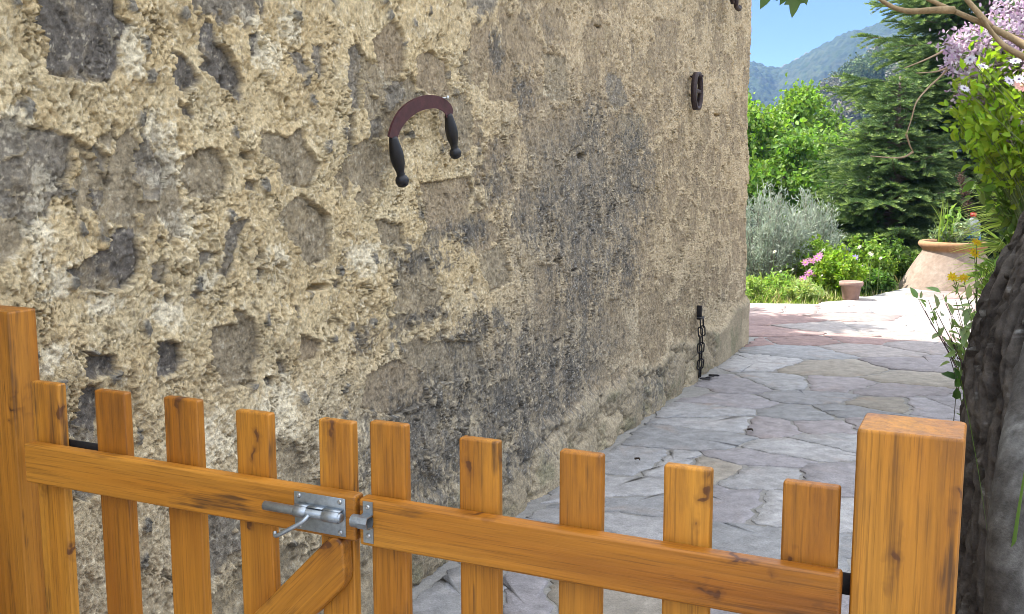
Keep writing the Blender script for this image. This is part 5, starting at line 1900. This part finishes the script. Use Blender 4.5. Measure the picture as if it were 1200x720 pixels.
px_plant('sprig', 'single dark green sprig low on the left side of the trunk', 'plant', np.array([1.12, 2.45, 0.30]), [(1122, 441), (1132, 437)], 2.35, 125, (0.05, 0.10, 0.03), 4, (0.034, 0.024), (0.10, 0.09, 0.06), 0.0022, 0.004, 0.85)

# ------------------------------------------------------------------ far off: houses in the valley and the mast on the ridge
for k, (px, py, y, s, lab) in enumerate([(879, 152, 330, 5.5, 'tiny pinkish house in the valley touching the wall corner'), (887, 155, 345, 4.0, 'tiny pale house just right of the pinkish one in the valley')]):
    p = at(px, py, y)
    zb = gz(p[0], p[1])
    h = thing('far_house', lab, 'house', (p[0], p[1], zb), 0.3, 'houses far down in the valley')
    hh = max(p[2] - zb, 3) + 1.5
    mb = MB(); mb.add([(a * s / 2, b * s / 2, z) for z in (0, hh) for a, b in ((-1, -1), (1, -1), (1, 1), (-1, 1))], [(0, 1, 5, 4), (1, 2, 6, 5), (2, 3, 7, 6), (3, 0, 4, 7), (4, 5, 6, 7)])
    obj('wall', mb.mesh('wall', False), M_WHITEWALL, h)
    mb = MB(); mb.add([(-s * .6, -s * .6, hh), (s * .6, -s * .6, hh), (s * .6, s * .6, hh), (-s * .6, s * .6, hh), (-s * .6, 0, hh + 1.4), (s * .6, 0, hh + 1.4)], [(0, 1, 5, 4), (2, 3, 4, 5), (0, 4, 3), (1, 2, 5), (0, 3, 2, 1)])
    obj('roof', mb.mesh('roof', False), M_TILE, h)
p = at(942.5, 66, 940)
mast = thing('pylon', 'tiny lattice mast standing on the mountain ridge', 'mast', (p[0], p[1], gz(p[0], p[1]) - 1))
mb = MB()
for sx in (-1, 1):
    for sy in (-1, 1): mb.tube([(sx * 1.0, sy * 1.0, 0), (sx * 0.3, sy * 0.3, 9)], 0.16, 4)
for z in (2, 4, 6): mb.tube([(-0.8, 0, z), (0.8, 0, z + 1.5)], 0.12, 4)
obj('frame', mb.mesh('frame'), M_RUST, mast)
mb = MB(); mb.tube([(-2.4, 0, 8.2), (2.4, 0, 8.2)], 0.16, 4); mb.tube([(-1.8, 0, 6.6), (1.8, 0, 6.6)], 0.14, 4)
obj('cross_arm', mb.mesh('cross_arm'), M_RUST, mast)

# ------------------------------------------------------------------ fallen bits on the paving
for k, (px, py, lab) in enumerate([(748, 545, 'small dark curled dry leaf lying on the grey paving past the pickets'), (880, 510, 'tiny dark twig lying on the pale round slab')]):
    p = on_ground(px, py)
    rng = np.random.default_rng(130 + k)
    t = np.linspace(0, 1, 8)
    pts = np.stack([0.035 * (t - .5) + 0.01 * np.sin(t * 5), 0.02 * np.cos(t * 4), 0.008 * np.sin(t * 3)], -1)
    mb = MB(); mb.tube(pts, np.linspace(0.006, 0.002, 8), 5, (0.05, 0.035, 0.025))
    o = obj('fallen_twig', mb.mesh('fallen_twig'), M_BRANCH, None, (p[0], p[1], 0.028))
    tag(o, lab, 'twig')

# ------------------------------------------------------------------ the air between here and the mountains
def haze():
    me = bpy.data.meshes.new('haze')
    bm = bev_box(2240, 2240, 320, 0, 1, 0, 0, 0)
    bm.to_mesh(me); bm.free()
    m = bpy.data.materials.new('thin_blue_air'); m.use_nodes = True
    t = m.node_tree
    for n_ in list(t.nodes):
        if n_.type == 'BSDF_PRINCIPLED': t.nodes.remove(n_)
    v = t.nodes.new('ShaderNodeVolumePrincipled')
    v.inputs['Color'].default_value = (0.24, 0.47, 1.0, 1)
    v.inputs['Density'].default_value = 0.00029
    v.inputs['Anisotropy'].default_value = 0.0
    t.links.new(v.outputs[0], t.nodes['Material Output'].inputs['Volume'])
    o = obj('haze', me, m, None, (0, 0, 320 / 2 - 130))
    tag(o, 'thin blue summer haze over the valley', 'haze', kind='stuff')
    o.display_type = 'WIRE'


haze()
